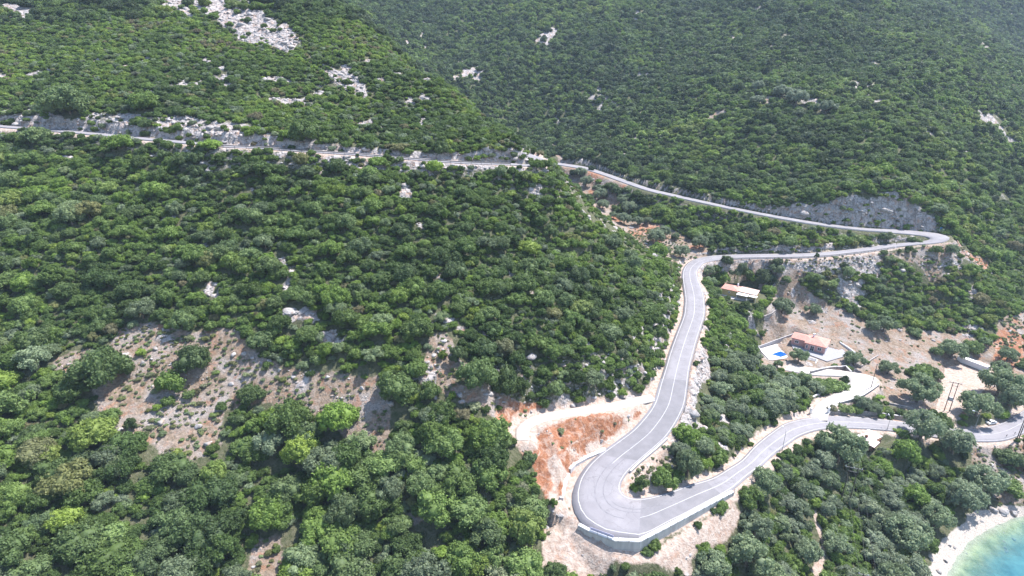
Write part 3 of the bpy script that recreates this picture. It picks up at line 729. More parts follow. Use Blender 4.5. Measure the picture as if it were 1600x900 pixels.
def ico(sub=1):
    import bmesh
    bm = bmesh.new(); bmesh.ops.create_icosphere(bm, subdivisions=sub, radius=1.0)
    v = np.array([x.co[:] for x in bm.verts]); f = np.array([[a.index for a in q.verts] for q in bm.faces]); bm.free()
    return v, f
ICO1 = ico(1); ICO2 = ico(2)
def crown_data(seed, nmain=9, nsub=8, nleaf=3600, leaf=0.085, cz=0.62, vz=0.62, rmain=0.42, rsub=0.20, low=-0.45, wild=0.55, core=0.8, gap=0.0):
    r = np.random.default_rng(seed)
    mains = []
    for i in range(nmain):
        zz = low + (1 - low) * (i + 0.5) / nmain
        a = i * 2.39996 + r.uniform(-0.4, 0.4)
        q = math.sqrt(max(0, 1 - zz * zz))
        d = np.array([q * math.cos(a), q * math.sin(a), zz])
        s_ = (1 - rmain) * r.uniform(0.6, 1.25)
        mains.append((d * s_ * np.array([1, 1, vz]) + [0, 0, cz], rmain * r.uniform(0.55, 1.3)))
    mains.append((np.array([0, 0, cz]), 0.55))
    subs = []
    ctr = np.array([0, 0, cz - 0.15])
    for m_, rm in mains:
        od = m_ - ctr; od = od / (np.linalg.norm(od) + 1e-6)
        k_ = 0
        while k_ < nsub:
            d = r.normal(size=3); d /= np.linalg.norm(d)
            if d @ od < -0.15 and r.random() < 0.85: continue
            if d[2] < -0.75: continue
            subs.append((m_ + d * rm * 0.78 * np.array([1, 1, 0.85]), rsub * r.uniform(0.65, 1.35)))
            k_ += 1
    Vs, Fs, off = [], [], 0
    if gap < 1:
        for (c_, rr) in [(m_, rm * core) for m_, rm in mains] + [(c2, r2 * 0.82) for c2, r2 in subs if r.random() > gap]:
            v = ICO1[0] * rr * (1 + r.uniform(-0.18, 0.18, (len(ICO1[0]), 1))) + c_
            Vs.append(v); Fs.append(ICO1[1] + off); off += len(v)
    tri_v = np.concatenate(Vs) if Vs else np.zeros((0, 3)); tri_f = np.concatenate(Fs) if Fs else np.zeros((0, 3), int)
    # leaves
    wgt = np.array([s_[1] ** 2 for s_ in subs]); wgt /= wgt.sum()
    pick = r.choice(len(subs), nleaf, p=wgt)
    C_ = np.array([s_[0] for s_ in subs])[pick]; Rr = np.array([s_[1] for s_ in subs])[pick]
    d = r.normal(size=(nleaf, 3)); d /= np.linalg.norm(d, axis=1)[:, None]
    od = C_ - ctr; od /= np.linalg.norm(od, axis=1)[:, None] + 1e-6
    dt = (d * od).sum(1); d = np.where((dt < -0.25)[:, None], -d, d)
    pos = C_ + d * (Rr * np.where(r.random(nleaf) < 0.14, r.uniform(1.1, 1.6, nleaf), r.uniform(0.82, 1.12, nleaf)))[:, None]
    nrm = d * 0.8 + r.normal(size=(nleaf, 3)) * wild
    nrm /= np.linalg.norm(nrm, axis=1)[:, None]
    t = np.cross(nrm, r.normal(size=(nleaf, 3))); t /= np.linalg.norm(t, axis=1)[:, None] + 1e-9
    b = np.cross(nrm, t)
    sz = (leaf * r.uniform(0.6, 1.4, nleaf))[:, None]
    # each leaf spray: a bent triangle pair stored as two triangles (4 verts)
    q0 = pos + t * sz * 0.75; q1 = pos + b * sz * 0.5 + nrm * sz * 0.12; q2 = pos - t * sz * 0.75; q3 = pos - b * sz * 0.5 + nrm * sz * 0.12
    LV = np.stack([q0, q1, q2, q3], 1).reshape(-1, 3)
    base = off + np.arange(nleaf)[:, None] * 4
    LF = np.concatenate([base + [0, 1, 2], base + [0, 2, 3]])
    return np.concatenate([tri_v, LV]), np.concatenate([tri_f, LF])
def tube(pts, rad, seg=7):
    pts = [np.array(p, float) for p in pts]; Vv = []; Ff = []
    for i, p in enumerate(pts):
        d = pts[min(i + 1, len(pts) - 1)] - pts[max(i - 1, 0)]; d /= np.linalg.norm(d)
        a = np.cross(d, [0.31, 0.95, 0.1]); a /= np.linalg.norm(a); b = np.cross(d, a)
        for s_ in range(seg):
            t = 2 * math.pi * s_ / seg
            Vv.append(p + rad[i] * (a * math.cos(t) + b * math.sin(t)))
    for i in range(len(pts) - 1):
        for s_ in range(seg):
            s2 = (s_ + 1) % seg
            q = [i * seg + s_, i * seg + s2, (i + 1) * seg + s2, (i + 1) * seg + s_]
            Ff += [[q[0], q[1], q[2]], [q[0], q[2], q[3]]]
    return np.array(Vv), np.array(Ff)
def trunk_data(seed, h=0.5, r0=0.07, limbs=4, spread=0.5, top=0.75):
    r = np.random.default_rng(seed)
    parts = [tube([(0, 0, -0.25), (0.01, 0, 0.02), (r.uniform(-.04, .04), r.uniform(-.04, .04), h * 0.5), (r.uniform(-.06, .06), 0, h)], [r0 * 1.5, r0 * 1.15, r0, r0 * 0.85])]
    for i in range(limbs):
        a = i * 2 * math.pi / limbs + r.uniform(-.4, .4)
        e = np.array([math.cos(a) * spread, math.sin(a) * spread, top + r.uniform(-.1, .15)])
        parts.append(tube([(0, 0, h * 0.85), e * [0.45, 0.45, 0] + [0, 0, h + (top - h) * 0.5], e], [r0 * 0.65, r0 * 0.45, r0 * 0.15], 5))
    Vs, Fs, o = [], [], 0
    for v, f in parts: Vs.append(v); Fs.append(f + o); o += len(v)
    return np.concatenate(Vs), np.concatenate(Fs)
SPEC = {
 'maquis': dict(nmain=9, nsub=9, nleaf=3800, leaf=0.082, cz=0.55, vz=0.62, rmain=0.42, rsub=0.19),
 'bushy':  dict(nmain=6, nsub=8, nleaf=2600, leaf=0.10, cz=0.42, vz=0.60, rmain=0.48, rsub=0.22),
 'olive':  dict(nmain=8, nsub=9, nleaf=4200, leaf=0.070, cz=0.80, vz=0.62, rmain=0.40, rsub=0.17, low=-0.45, wild=0.8, core=0.62, gap=0.5),
 'spiky':  dict(nmain=7, nsub=10, nleaf=3200, leaf=0.085, cz=0.75, vz=0.9, rmain=0.36, rsub=0.15, wild=0.8, core=0.7),
}
NVAR = {'maquis': 7, 'bushy': 4, 'olive': 4, 'spiky': 2}
CROWN, TRUNK = {}, {}
for kd, n in NVAR.items():
    for i in range(n):
        v, f = crown_data(100 + i * 7 + len(kd) * 31, **SPEC[kd])
        CROWN[kd, i] = quads_mesh('crown', v, f, M_LEAF)
        tv, tf = trunk_data(i + 5, *((0.42, 0.075, 4, 0.5, 0.8) if kd == 'olive' else (0.3, 0.05, 3, 0.4, 0.6)))
        TRUNK[kd, i] = quads_mesh('trunk', tv, tf, M_BARK)
protos = bpy.data.collections.new('plant_shapes')          # only used as instances of the wood; not linked to the scene
PK = []
for kd, n in NVAR.items():
    for i in range(n):
        o = bpy.data.objects.new('p%02d_plant' % len(PK), CROWN[kd, i]); protos.objects.link(o); PK.append((kd, i))
FAR0 = len(PK)
for i in range(6):
    v, f = crown_data(900 + i, nmain=6, nsub=5, nleaf=520, leaf=0.21, cz=0.5, vz=0.65, rmain=0.46, rsub=0.25)
    o = bpy.data.objects.new('p%02d_plant' % (FAR0 + i), quads_mesh('far_crown', v, f, M_LEAF)); protos.objects.link(o)
KIDX = {kd: [j for j, q in enumerate(PK) if q[0] == kd] for kd in NVAR}

# candidate plants over the land
def cand(x0, x1, y0, y1, s, seed):
    r = np.random.default_rng(seed)
    gx, gy = np.meshgrid(np.arange(x0, x1, s), np.arange(y0, y1, s))
    x = gx + r.uniform(-0.48, 0.48, gx.shape) * s; y = gy + r.uniform(-0.48, 0.48, gy.shape) * s
    return x.ravel(), y.ravel(), r
def framed(x, y, z, m=60):
    px, py, d = proj(x, y, z)
    return (px > -m - 170) & (px < 1600 + m + 170) & (py > -m) & (py < 900 + m + 30)
PL = []   # x, y, z, r, kind index, hue, bright, grey, zscale
def add_wood(x, y, r, kinds, hue, bri, grey, zs, rs):
    z = hgt(x, y)
    for i in range(len(x)):
        PL.append((x[i], y[i], z[i], r[i], kinds[i], hue[i], bri[i], grey[i], zs[i]))
def hue_of(x, y, rs):
    h = 0.36 + 0.55 * fbm(x, y, 26, 3, 201) + rs.normal(0, 0.17, len(x)) + 0.20 * smooth(225, 290, y)
    h = np.where(rs.random(len(x)) < 0.05, rs.uniform(0.75, 0.9, len(x)), h)
    h = np.where(rs.random(len(x)) < 0.025, rs.uniform(0.95, 1.0, len(x)), h)
    return np.clip(h, 0.02, 1.0)
size_n = lambda x, y: 0.5 + 0.5 * fbm(x, y, 30, 2, 303)
# 1 large crowns
x, y, rs = cand(-330, 330, 70, 340, 5.2, 11)
v_ = hgt(x, y, veg)
hi_slope = smooth(205, 250, y) * (x < 40)
R_ = (1.9 + 2.4 * rs.random(len(x)) ** 1.3 * (0.6 + 0.8 * size_n(x, y))) * (1 - 0.42 * hi_slope) * (1 + 0.35 * smooth(150, 105, y))
m = (v_ > 0.6) & (hgt(x, y, EDGE) > R_ * 0.75) & framed(x, y, hgt(x, y)) & (rs.random(len(x)) < 0.86)
x, y, R_ = x[m], y[m], R_[m]
LX, LY, LR = x, y, R_
n = len(x)
kd_ = np.where(rs.random(n) < 0.86, rs.choice(KIDX['maquis'], n), rs.choice(KIDX['olive'] + KIDX['spiky'], n))
# the wooded strip between the lower road and the sea, and the one east of the main road, is olive
px_, py_, _ = proj(x, y, hgt(x, y))
ol = ((px_ > 1060) & (py_ > 545) & (px_ < 1560)) & (rs.random(n) < 0.75)
kd_ = np.where(ol, rs.choice(KIDX['olive'], n), kd_)
grey = np.where(ol, rs.uniform(0.55, 1.0, n), np.where(np.isin(kd_, KIDX['olive']), 0.6, np.clip(rs.normal(0.05, 0.12, n), 0, 0.6)))
add_wood(x, y, R_, kd_, hue_of(x, y, rs), rs.uniform(0.8, 1.2, n), grey, rs.uniform(0.75, 1.1, n), rs)
# 2 undergrowth
x, y, rs = cand(-330, 330, 70, 345, 1.95, 12)
v_ = hgt(x, y, veg)
R_ = rs.uniform(0.85, 1.95, len(x))
m = (rs.random(len(x)) < v_ ** 1.5 * 0.97) & (hgt(x, y, EDGE) > R_ * 0.4) & framed(x, y, hgt(x, y))
x, y, R_ = x[m], y[m], R_[m]
cell = {}
for i in range(len(LX)): cell.setdefault((int(LX[i] // 6), int(LY[i] // 6)), []).append(i)
keep = np.ones(len(x), bool)
for i in range(len(x)):
    cx, cy = int(x[i] // 6), int(y[i] // 6)
    for a in (-1, 0, 1):
        for b in (-1, 0, 1):
            for j in cell.get((cx + a, cy + b), ()):
                if (x[i] - LX[j]) ** 2 + (y[i] - LY[j]) ** 2 < (0.62 * LR[j]) ** 2: keep[i] = False
x, y, R_ = x[keep], y[keep], R_[keep]; n = len(x)
add_wood(x, y, R_, np.where(rs.random(n) < 0.5, rs.choice(KIDX['bushy'], n), rs.choice(KIDX['maquis'], n)), hue_of(x, y, rs), rs.uniform(0.75, 1.3, n),
         np.where(rs.random(n) < 0.12, rs.uniform(0.4, 0.9, n), 0.0), rs.uniform(0.7, 1.1, n), rs)
# 3 low dry scrub and tufts on the open ground
x, y, rs = cand(-260, 260, 90, 320, 1.45, 13)
op = np.maximum(hgt(x, y, m_dry), 0.45 * hgt(x, y, m_red)) * (1 - hgt(x, y, m_beach))
fieldm = np.maximum(hgt(x, y, A['field']), 0.5 * hgt(x, y, A['red']))
clump_ = smooth(-0.45, 0.2, fbm(x, y, 6, 3, 405))
m = (rs.random(len(x)) < op * np.where(fieldm > 0.4, 0.07, 0.92 * clump_)) & (hgt(x, y, EDGE) > 0.5) & framed(x, y, hgt(x, y)) & (hgt(x, y, veg) < 0.5)
for pd in (PAD_PINK, PAD_POOL, PAD_YEL, PAD_LOT, PAD_HUT): m &= ~(poly_dist(x, y, pd) < 1.0)
x, y = x[m], y[m]; n = len(x)
dry_ = rs.random(n) < 0.68
add_wood(x, y, np.where(rs.random(n) < 0.07, rs.uniform(0.76, 1.3, n), rs.uniform(0.3, 0.75, n)), rs.choice(KIDX['bushy'], n), np.where(dry_, rs.uniform(0.93, 1.0, n), rs.uniform(0.35, 0.9, n)),
         np.where(dry_, rs.uniform(0.75, 1.25, n), rs.uniform(0.9, 1.3, n)), np.where(dry_, rs.uniform(0.0, 0.5, n), rs.uniform(0.1, 0.8, n)), rs.uniform(0.5, 0.9, n), rs)
NEARN = len(PL)
# 4 far mountain
x, y, rs = cand(-500, 1300, 345, 1150, 3.9, 14)
z = hgt(x, y); v_ = hgt(x, y, veg)
R_ = rs.uniform(1.7, 3.4, len(x)) * np.where(rs.random(len(x)) < 0.08, 1.35, 1) * (1 + 0.15 * smooth(500, 900, y))
m = framed(x, y, z, 30) & (rs.random(len(x)) < v_ * 0.96 + 0.0) & (hgt(x, y, EDGE) > R_ * 0.8)
x, y, z, R_ = x[m], y[m], z[m], R_[m]
m = visible(x, y, z + 34); x, y, z, R_ = x[m], y[m], z[m], R_[m]; n = len(x)
px_, py_, dd = proj(x, y, z)
kf = np.where(dd < 420, rs.choice(KIDX['maquis'] + KIDX['bushy'], n), FAR0 + rs.integers(0, 6, n))
hue = np.clip(0.36 + 0.6 * fbm(x, y, 45, 4, 207) + 0.35 * fbm(x, y, 150, 2, 209) + rs.normal(0, 0.13, n), 0, 0.85)
dk = rs.random(n) < 0.16
R_ = R_ * np.where(dk, 1.25, 1.0)
hue = np.where(dk, hue * 0.3, hue + 0.35 * fbm(x, y, 11, 2, 208)).clip(0, 0.9)
add_wood(x, y, R_, kf, hue, np.where(dk, rs.uniform(0.5, 0.7, n), rs.uniform(0.7, 1.2, n)), np.clip(rs.normal(0.08, 0.15, n), 0, 0.6), rs.uniform(0.75, 1.15, n), rs)
PL = np.array(PL); NIND = 300
vis = visible(PL[:, 0], PL[:, 1], PL[:, 2] + PL[:, 3] * 1.2 + 26)
PL = PL[vis]
_hide = np.zeros(len(PL), bool)
for R in (R_MAIN, R_DRIVE, R_TRACK):
    L_ = [proj(*p) for p in R[::4, 0]]; Q_ = [proj(*p) for p in R[::4, 1]]
    PIX.append([q[:2] for q in L_] + [q[:2] for q in Q_[::-1]])
PIX += [[(1342, 671), (1396, 671), (1402, 693), (1364, 708), (1340, 690)], [(1182, 540), (1230, 517), (1290, 515), (1345, 548), (1320, 575), (1230, 575), (1195, 563)], [(1124, 442), (1160, 441), (1192, 454), (1188, 470), (1120, 462)],
        [(1524, 558), (1560, 558), (1566, 588), (1526, 586)], [(1538, 650), (1560, 650), (1560, 668), (1538, 668)], [(1262, 640), (1298, 640), (1298, 658), (1262, 658)], [(900, 815), (1005, 838), (1150, 760), (1160, 790), (1000, 875), (900, 850)]]
_up = np.random.default_rng(8).random(len(PL))
for hgt_f, wd in ((1.0, 0), (0.6, 0.6), (0.6, -0.6), (0.8, 0.35), (0.8, -0.35)):
    a_, b_, _ = proj(PL[:, 0] + PL[:, 3] * wd, PL[:, 1], PL[:, 2] + PL[:, 3] * hgt_f)
    for pg in PIX: _hide |= inpoly(a_, b_, pg) & (PL[:, 3] > 1.35)
_own = hgt(PL[:, 0], PL[:, 1], veg) < 0.6                # plants that belong to the open ground itself
_far = PL[:, 1] > 345
PL = PL[~(_hide & ~_own & ~_far & (_up < 0.93))]
print('plants', len(PL))
HAZE = 0.00011
# ------------------------------------------------------------------ trees one can point at: (base px, base py, crown width px, kind, hue, bright, grey, height factor, label)
def near_(px, py): return hit(px, py)
TREE_LIST = [
 # clearing on the left slope
 (306, 574, 52, 'maquis', .15, .8, .15, 1.1, 'dark rounded tree standing alone at the top edge of the stony clearing'),
 (267, 608, 44, 'bushy', .5, 1.1, 0, 1.2, 'bright green bushy tree alone in the middle of the stony clearing'),
 (393, 626, 40, 'maquis', .2, .8, .1, .9, 'dark green bush alone on the right half of the stony clearing'),
 (165, 595, 84, 'maquis', .2, .9, .1, 1.0, 'big broad dark tree at the left end of the stony clearing'),
 (221, 553, 15, 'bushy', .85, 1.3, 0, 1.0, 'tiny yellow green shrub between grey boulders in the clearing'),
 (246, 640, 16, 'bushy', .8, 1.1, 0, 1.0, 'small yellowish shrub low in the stony clearing'),
 (264, 630, 20, 'bushy', .5, 1.0, .1, 1.0, 'small green shrub just below the bright green bush of the clearing'),
 (173, 655, 32, 'bushy', .55, 1.0, .1, .9, 'low light green shrub at the lower left end of the clearing'),
 (206, 672, 18, 'spiky', .15, .8, .2, 1.6, 'narrow dark upright shrub at the lower left of the clearing'),
 (296, 620, 22, 'bushy', .45, .9, .2, .8, 'low sage green shrub right of the bright bush in the clearing'),
 (455, 672, 70, 'maquis', .35, .9, .05, 1.1, 'dark olive coloured tree on the lower edge of the stony clearing'),
 (530, 668, 60, 'maquis', .68, 1.15, 0, 1.1, 'bright green tree below the stony clearing next to the darker one'),
 (425, 705, 50, 'olive', .3, 1.0, .8, 1.0, 'grey green feathery tree just below the stony clearing'),
 (622, 618, 62, 'maquis', .3, .95, .1, 1.0, 'rounded tree at the right end of the stony clearing'),
 (650, 585, 40, 'maquis', .5, 1.0, .05, 1.0, 'mid green tree on the rubble gully right of the clearing'),
 (672, 618, 36, 'bushy', .35, .9, .1, 1.0, 'small dark tree in the rubble gully right of the clearing'),
 (715, 565, 30, 'spiky', .2, .8, .2, 1.2, 'dark narrow tree on the rocky gap above the red bank'),
 (748, 600, 62, 'maquis', .3, 1.05, .15, 1.1, 'full rounded tree on the rocky shelf left of the gravel track'),
 (790, 612, 44, 'maquis', .15, .8, .1, 1.4, 'tall dark tree standing over the start of the red bank'),
 (812, 620, 30, 'spiky', .2, .8, .1, 1.5, 'narrow dark tree at the head of the red bank'),
 (20, 640, 60, 'bushy', .45, 1.0, .1, .9, 'low wide light green bush at the far left below the clearing'),
 (60, 575, 54, 'olive', .4, 1.0, .7, .9, 'grey green spreading tree at the far left edge of the clearing'),
 # by the hairpin
 (828, 718, 22, 'bushy', .4, .9, .3, 1.0, 'small bush on the red bank below the bend of the gravel track'),
 (865, 792, 14, 'spiky', .6, 1.0, .1, 1.5, 'tall narrow weed clump on the red earth beside the white slab'),
 (868, 903, 42, 'maquis', .2, .85, .1, .9, 'dark bush alone on the pale ground at the bottom of the photo'),
 (1034, 757, 40, 'bushy', .5, 1.05, .05, 1.1, 'bright bush on the island of ground inside the hairpin'),
 (1002, 765, 24, 'spiky', .35, .9, .1, 1.3, 'small dark tree at the very tip of the ground inside the hairpin'),
 (1074, 742, 40, 'olive', .3, .8, .5, 1.3, 'tall grey green olive inside the hairpin'),
 (1104, 728, 20, 'bushy', .75, 1.1, 0, 1.1, 'small yellow green bush inside the hairpin near the lower road'),
 (1124, 722, 30, 'maquis', .5, 1.0, .05, 1.0, 'green bush beside the lower road right of the olive in the hairpin'),
 (1072, 690, 40, 'maquis', .6, 1.1, 0, 1.0, 'light green tree on the slope below the straight road'),
 (1168, 784, 38, 'maquis', .45, .85, 0, 1.0, 'dark yellow green bush at the right end of the hairpin wall'),
 (1110, 893, 54, 'olive', .35, .95, .65, .9, 'rounded grey green olive alone on the pale slope below the wall'),
 (1165, 882, 70, 'olive', .4, .95, .6, 1.0, 'large grey green olive right of the lone one below the wall'),
 (1178, 835, 48, 'olive', .25, .8, .7, 1.0, 'dark grey olive between the wall end and the large olive'),
 (1194, 765, 46, 'olive', .4, .95, .55, 1.0, 'olive leaning over the lower edge of the road past the wall'),
 # orchard in the valley
 (907, 276, 21, 'olive', .3, .85, .8, .95, 'uppermost grey olive of the red orchard near the road'),
 (915, 291, 23, 'olive', .3, .85, .9, .95, 'second olive from the top of the red orchard'),
 (934, 301, 17, 'olive', .3, .8, .8, 1.0, 'third olive down on the left column of the red orchard'),
 (937, 313, 24, 'olive', .3, .85, .85, 1.0, 'fourth olive down on the left column of the red orchard'),
 (942, 327, 21, 'olive', .3, .85, .85, 1.0, 'lowest olive of the left column in the red orchard'),
 (956, 303, 11, 'spiky', .2, .7, .4, 1.6, 'narrow dark tree on the orange slope of the orchard'),
 (924, 266, 11, 'maquis', .2, .7, .3, 1.1, 'small dark bush on the verge of the upper road at the orchard'),
 (973, 320, 20, 'olive', .3, .85, .8, 1.0, 'upper olive of the middle cluster in the orchard'),
 (983, 333, 26, 'olive', .3, .85, .85, 1.0, 'widest olive of the middle cluster in the orchard'),
 (1001, 330, 15, 'olive', .3, .8, .7, 1.1, 'small olive against the dark wood in the orchard'),
 (959, 342, 15, 'olive', .35, .85, .8, 1.0, 'small left olive of the row of four in the orchard'),
 (975, 350, 22, 'olive', .3, .85, .85, 1.0, 'second olive of the row of four in the orchard'),
 (996, 352, 18, 'olive', .3, .85, .8, 1.1, 'third olive of the row of four, casting a clear shadow'),
 (1012, 350, 15, 'olive', .3, .8, .8, 1.0, 'right hand olive of the row of four in the orchard'),
 (1036, 369, 22, 'olive', .3, .85, .85, 1.0, 'olive behind the pair low in the orchard'),
 (1025, 380, 29, 'olive', .35, .9, .85, 1.0, 'large grey olive low in the orchard'),
 (1029, 398, 29, 'bushy', .6, 1.1, 0, 1.1, 'bright green round tree low in the orchard'),
 (1040, 398, 18, 'olive', .35, .9, .7, 1.0, 'olive half hidden behind the bright green orchard tree'),
 (1063, 402, 26, 'olive', .3, .85, .85, 1.0, 'lowest grey olive of the orchard above the big bend'),
 (1092, 388, 24, 'olive', .3, .8, .75, 1.1, 'grey olive at the edge of the dark wood above the big bend'),
 (1055, 374, 13, 'olive', .35, .85, .6, 1.1, 'small olive with thin crown in the middle of the lower orchard'),
 # around the ochre house
 (1126, 440, 30, 'bushy', .65, 1.1, .05, 1.0, 'bright green garden tree left behind the ochre house'),
 (1108, 447, 20, 'olive', .5, 1.1, .6, 1.0, 'pale dry looking bush at the left of the ochre house'),
 (1105, 432, 22, 'olive', .35, .85, .7, 1.0, 'grey tree beside the big bend above the ochre house'),
 (1135, 415, 18, 'maquis', .2, .7, .3, 1.2, 'dark tree at the roadside above the ochre house'),
 (1158, 425, 20, 'olive', .3, .8, .6, 1.1, 'dark grey olive between the ochre house and the road'),
 (1178, 437, 20, 'bushy', .75, 1.3, 0, .7, 'low bright yellow green bush behind the ochre house'),
 (1193, 443, 32, 'maquis', .1, .65, .3, 1.2, 'dark tree behind the right end of the ochre house'),
 (1200, 458, 22, 'bushy', .6, 1.1, 0, 1.0, 'green shrub touching the right end of the ochre house'),
 (1192, 478, 17, 'bushy', .8, 1.2, 0, 1.2, 'yellow green fruit tree in the garden of the ochre house'),
 (1182, 495, 18, 'bushy', .7, 1.2, 0, .9, 'bright shrub at the lower corner of the ochre house garden'),
 (1112, 480, 18, 'bushy', .6, 1.0, 0, 1.4, 'light green hedge tree beside the road at the ochre house'),
 (1112, 500, 16, 'bushy', .65, 1.0, 0, 1.0, 'light green roadside bush below the ochre house'),
 (1116, 572, 20, 'olive', .35, .9, .5, 1.0, 'small grey bush on the pale rocks beside the guardrail'),
 (1148, 433, 20, 'olive', .3, .8, .6, 1.0, 'grey olive right behind the red roof of the ochre house'), (1168, 431, 20, 'maquis', .4, .9, .2, 1.0, 'green tree between road and ochre house awnings'),
 (1212, 428, 24, 'olive', .3, .85, .6, 1.0, 'olive under the middle road right of the ochre house'), (1228, 440, 16, 'bushy', .5, .9, .3, 1.0, 'thin shrub on the dry bank right of the ochre house'), (1118, 424, 18, 'maquis', .5, .9, .1, 1.0, 'green roadside tree just inside the big bend'),
 (1216, 412, 14, 'maquis', .2, .7, .3, 1.0, 'dark small tree against the middle road above the dry bank'),
 # field
 (1222, 490, 36, 'olive', .25, .75, .6, .95, 'broad dark olive at the top left corner of the dry field'),
 (1271, 492, 26, 'olive', .25, .8, .55, .9, 'small round olive alone high in the dry field with its shadow'),
 (1247, 566, 27, 'olive', .4, .95, .55, 1.1, 'olive tree standing between the blue pool and the pink house'),
 (1215, 573, 14, 'olive', .35, .9, .5, 1.0, 'small olive below the pool deck'),
 (1333, 570, 32, 'olive', .3, .85, .6, .9, 'olive right of the terrace of the pink house'),
 (1351, 566, 12, 'bushy', .5, 1.0, .2, .8, 'low bush just right of the olive beside the terrace'),
 (1304, 573, 10, 'bushy', .6, 1.0, .1, .9, 'small round shrub under the terrace wall of the pink house'),
 (1325, 577, 14, 'bushy', .9, 1.3, .3, .8, 'pale yellowish bush on the dry bank below the terrace'),
 (1387, 584, 30, 'olive', .3, .85, .6, .95, 'olive with a sharp shadow in the middle of the dry field'),
 (1362, 508 + 10, 26, 'olive', .3, .85, .6, 1.0, 'olive at the wood edge on the left of the upper dry field'),
 (1380, 518, 30, 'olive', .3, .9, .55, 1.1, 'large olive against the wood edge above the dry field'),
 (1427, 523, 20, 'bushy', .55, 1.0, .4, 1.0, 'low light green bush on the wood edge of the dry field'),
 (1486, 560, 40, 'olive', .4, .95, .6, 1.0, 'broad olive on the right part of the dry field'),
 (1518, 550, 30, 'bushy', .5, 1.05, .2, 1.1, 'bright green round tree right of the broad field olive'),
 (1538, 540, 18, 'olive', .5, 1.0, .5, 1.0, 'pale thin tree beside the bright round tree of the field'),
 (1462, 555, 18, 'olive', .45, .9, .3, .9, 'small bush left of the broad field olive'),
 (1448, 583, 26, 'maquis', .45, .85, .2, .9, 'dark shrub on the left edge of the gravel lot'),
 (1462, 560 + 30, 22, 'maquis', .4, .85, .3, .8, 'low shrub at the top edge of the gravel lot'),
 (1432, 628, 58, 'olive', .4, .95, .6, 1.0, 'very large olive between the drive and the gravel lot'),
 (1434, 590, 34, 'maquis', .55, .95, .1, .9, 'green tree behind the very large olive'),
 (1573, 564, 30, 'olive', .35, .85, .6, 1.0, 'olive behind the white container'),
 (1562, 585, 30, 'olive', .35, .85, .65, 1.0, 'olive at the right end of the white container'),
 (1557, 618, 52, 'olive', .4, .95, .6, 1.2, 'tall olive right of the gravel lot below the container'),
 (1576, 634, 50, 'olive', .35, .9, .7, 1.0, 'large olive above the road near the right edge'),
 (1524, 650, 54, 'olive', .4, .95, .6, 1.0, 'wide olive with black shadow above the parked car'),
 (1562, 652, 24, 'bushy', .65, 1.1, 0, 1.0, 'bright green bush on the verge behind the parked car'),
 (1594, 560 + 14, 14, 'maquis', .3, .8, .2, .9, 'small dark bush on the orange bank at the right edge'),
 (1467, 664, 30, 'maquis', .4, .85, .1, 1.0, 'dark green bush at the foot of the transformer poles'),
 (1437, 686, 56, 'olive', .35, .95, .7, 1.2, 'large silvery olive covering the road at the stone wall end'),
 (1487, 708, 52, 'olive', .35, .9, .8, 1.1, 'silvery olive on the lower edge of the coast road left of the street lamp'),
 (1308, 722, 66, 'olive', .4, .95, .6, 1.2, 'huge olive overhanging the road below the gate'),
 (1412, 716, 40, 'maquis', .6, 1.1, 0, 1.1, 'bright green tree right beside the white roofed hut'),
 (1376, 736, 34, 'bushy', .6, 1.05, 0, 1.0, 'bright green bush in front of the white roofed hut'),
 (1410, 680, 24, 'bushy', .6, 1.1, 0, .6, 'low bright hedge between the hut and the road'),
 (1322, 706, 40, 'olive', .35, .9, .7, 1.1, 'silvery olive at the left side of the white roofed hut'),
 # drive hedges
 (1283, 610, 34, 'maquis', .5, .9, .1, .8, 'brownish green hedge bush at the left inside the drive loop'),
 (1303, 609, 36, 'bushy', .72, .95, .2, .8, 'ochre green hedge bush in the middle of the drive loop'),
 (1318, 601, 16, 'spiky', .1, .65, .2, 1.2, 'small dark conifer like bush at the right end of the hedge'),
 (1323, 604, 12, 'bushy', .6, 1.0, .4, .7, 'pale shrub at the inner corner of the drive'),
 (1300, 641, 16, 'bushy', 1.0, .9, .3, .8, 'reddish brown shrub just right of the gate'),
 (1318, 642, 22, 'bushy', .85, .9, .4, .8, 'mixed pale flowering shrub behind the roadside wall'),
 (1338, 643, 22, 'bushy', .8, 1.0, .2, .8, 'yellowish shrub behind the roadside wall'),
 (1365, 645, 24, 'olive', .3, .8, .7, .9, 'grey shrub behind the middle of the roadside wall'),
 (1372, 620, 16, 'bushy', .75, 1.4, 0, .4, 'patch of bright green ground shrubs beside the drive wall'),
 (1388, 645, 16, 'bushy', .5, .9, .3, .8, 'low bush by the dark rocks behind the roadside wall'),
 (1415, 650, 16, 'bushy', .5, .8, .3, .8, 'low bush at the far end of the roadside wall'),
 # upper roads
 (1462, 395, 17, 'maquis', .4, .9, .1, 1.1, 'dark round bush just below the tight bend'),
 (1436, 378, 12, 'bushy', .5, .9, .3, .6, 'low scrub at the nose of ground inside the tight bend'),
 (1424, 376, 14, 'bushy', .4, .9, .2, .9, 'small bush inside the tight bend'),
 (1276, 404, 8, 'spiky', .15, .7, .2, 1.5, 'small dark bush on the roadside halfway along the middle road'),
 (1385, 377, 21, 'olive', .2, .8, .5, .95, 'grey tree standing up in front of the cliff'),
 (1485, 398, 22, 'olive', .35, .9, .6, 1.0, 'grey shrub on the bank right below the tight bend'),
 (1318, 422, 14, 'spiky', .15, .65, .4, 1.2, 'small dark tree on the dry bank under the middle road'),
 (1405, 395, 7, 'spiky', .4, .8, .3, 1.2, 'first of the little shrubs on the bank below the guardrail'),
 (1417, 396, 7, 'spiky', .4, .8, .3, 1.2, 'second of the little shrubs on the bank below the guardrail'),
 (1429, 394, 8, 'bushy', .4, .8, .3, 1.0, 'third of the little shrubs on the bank below the guardrail'),
 # terrace on the far mountain and grey trees
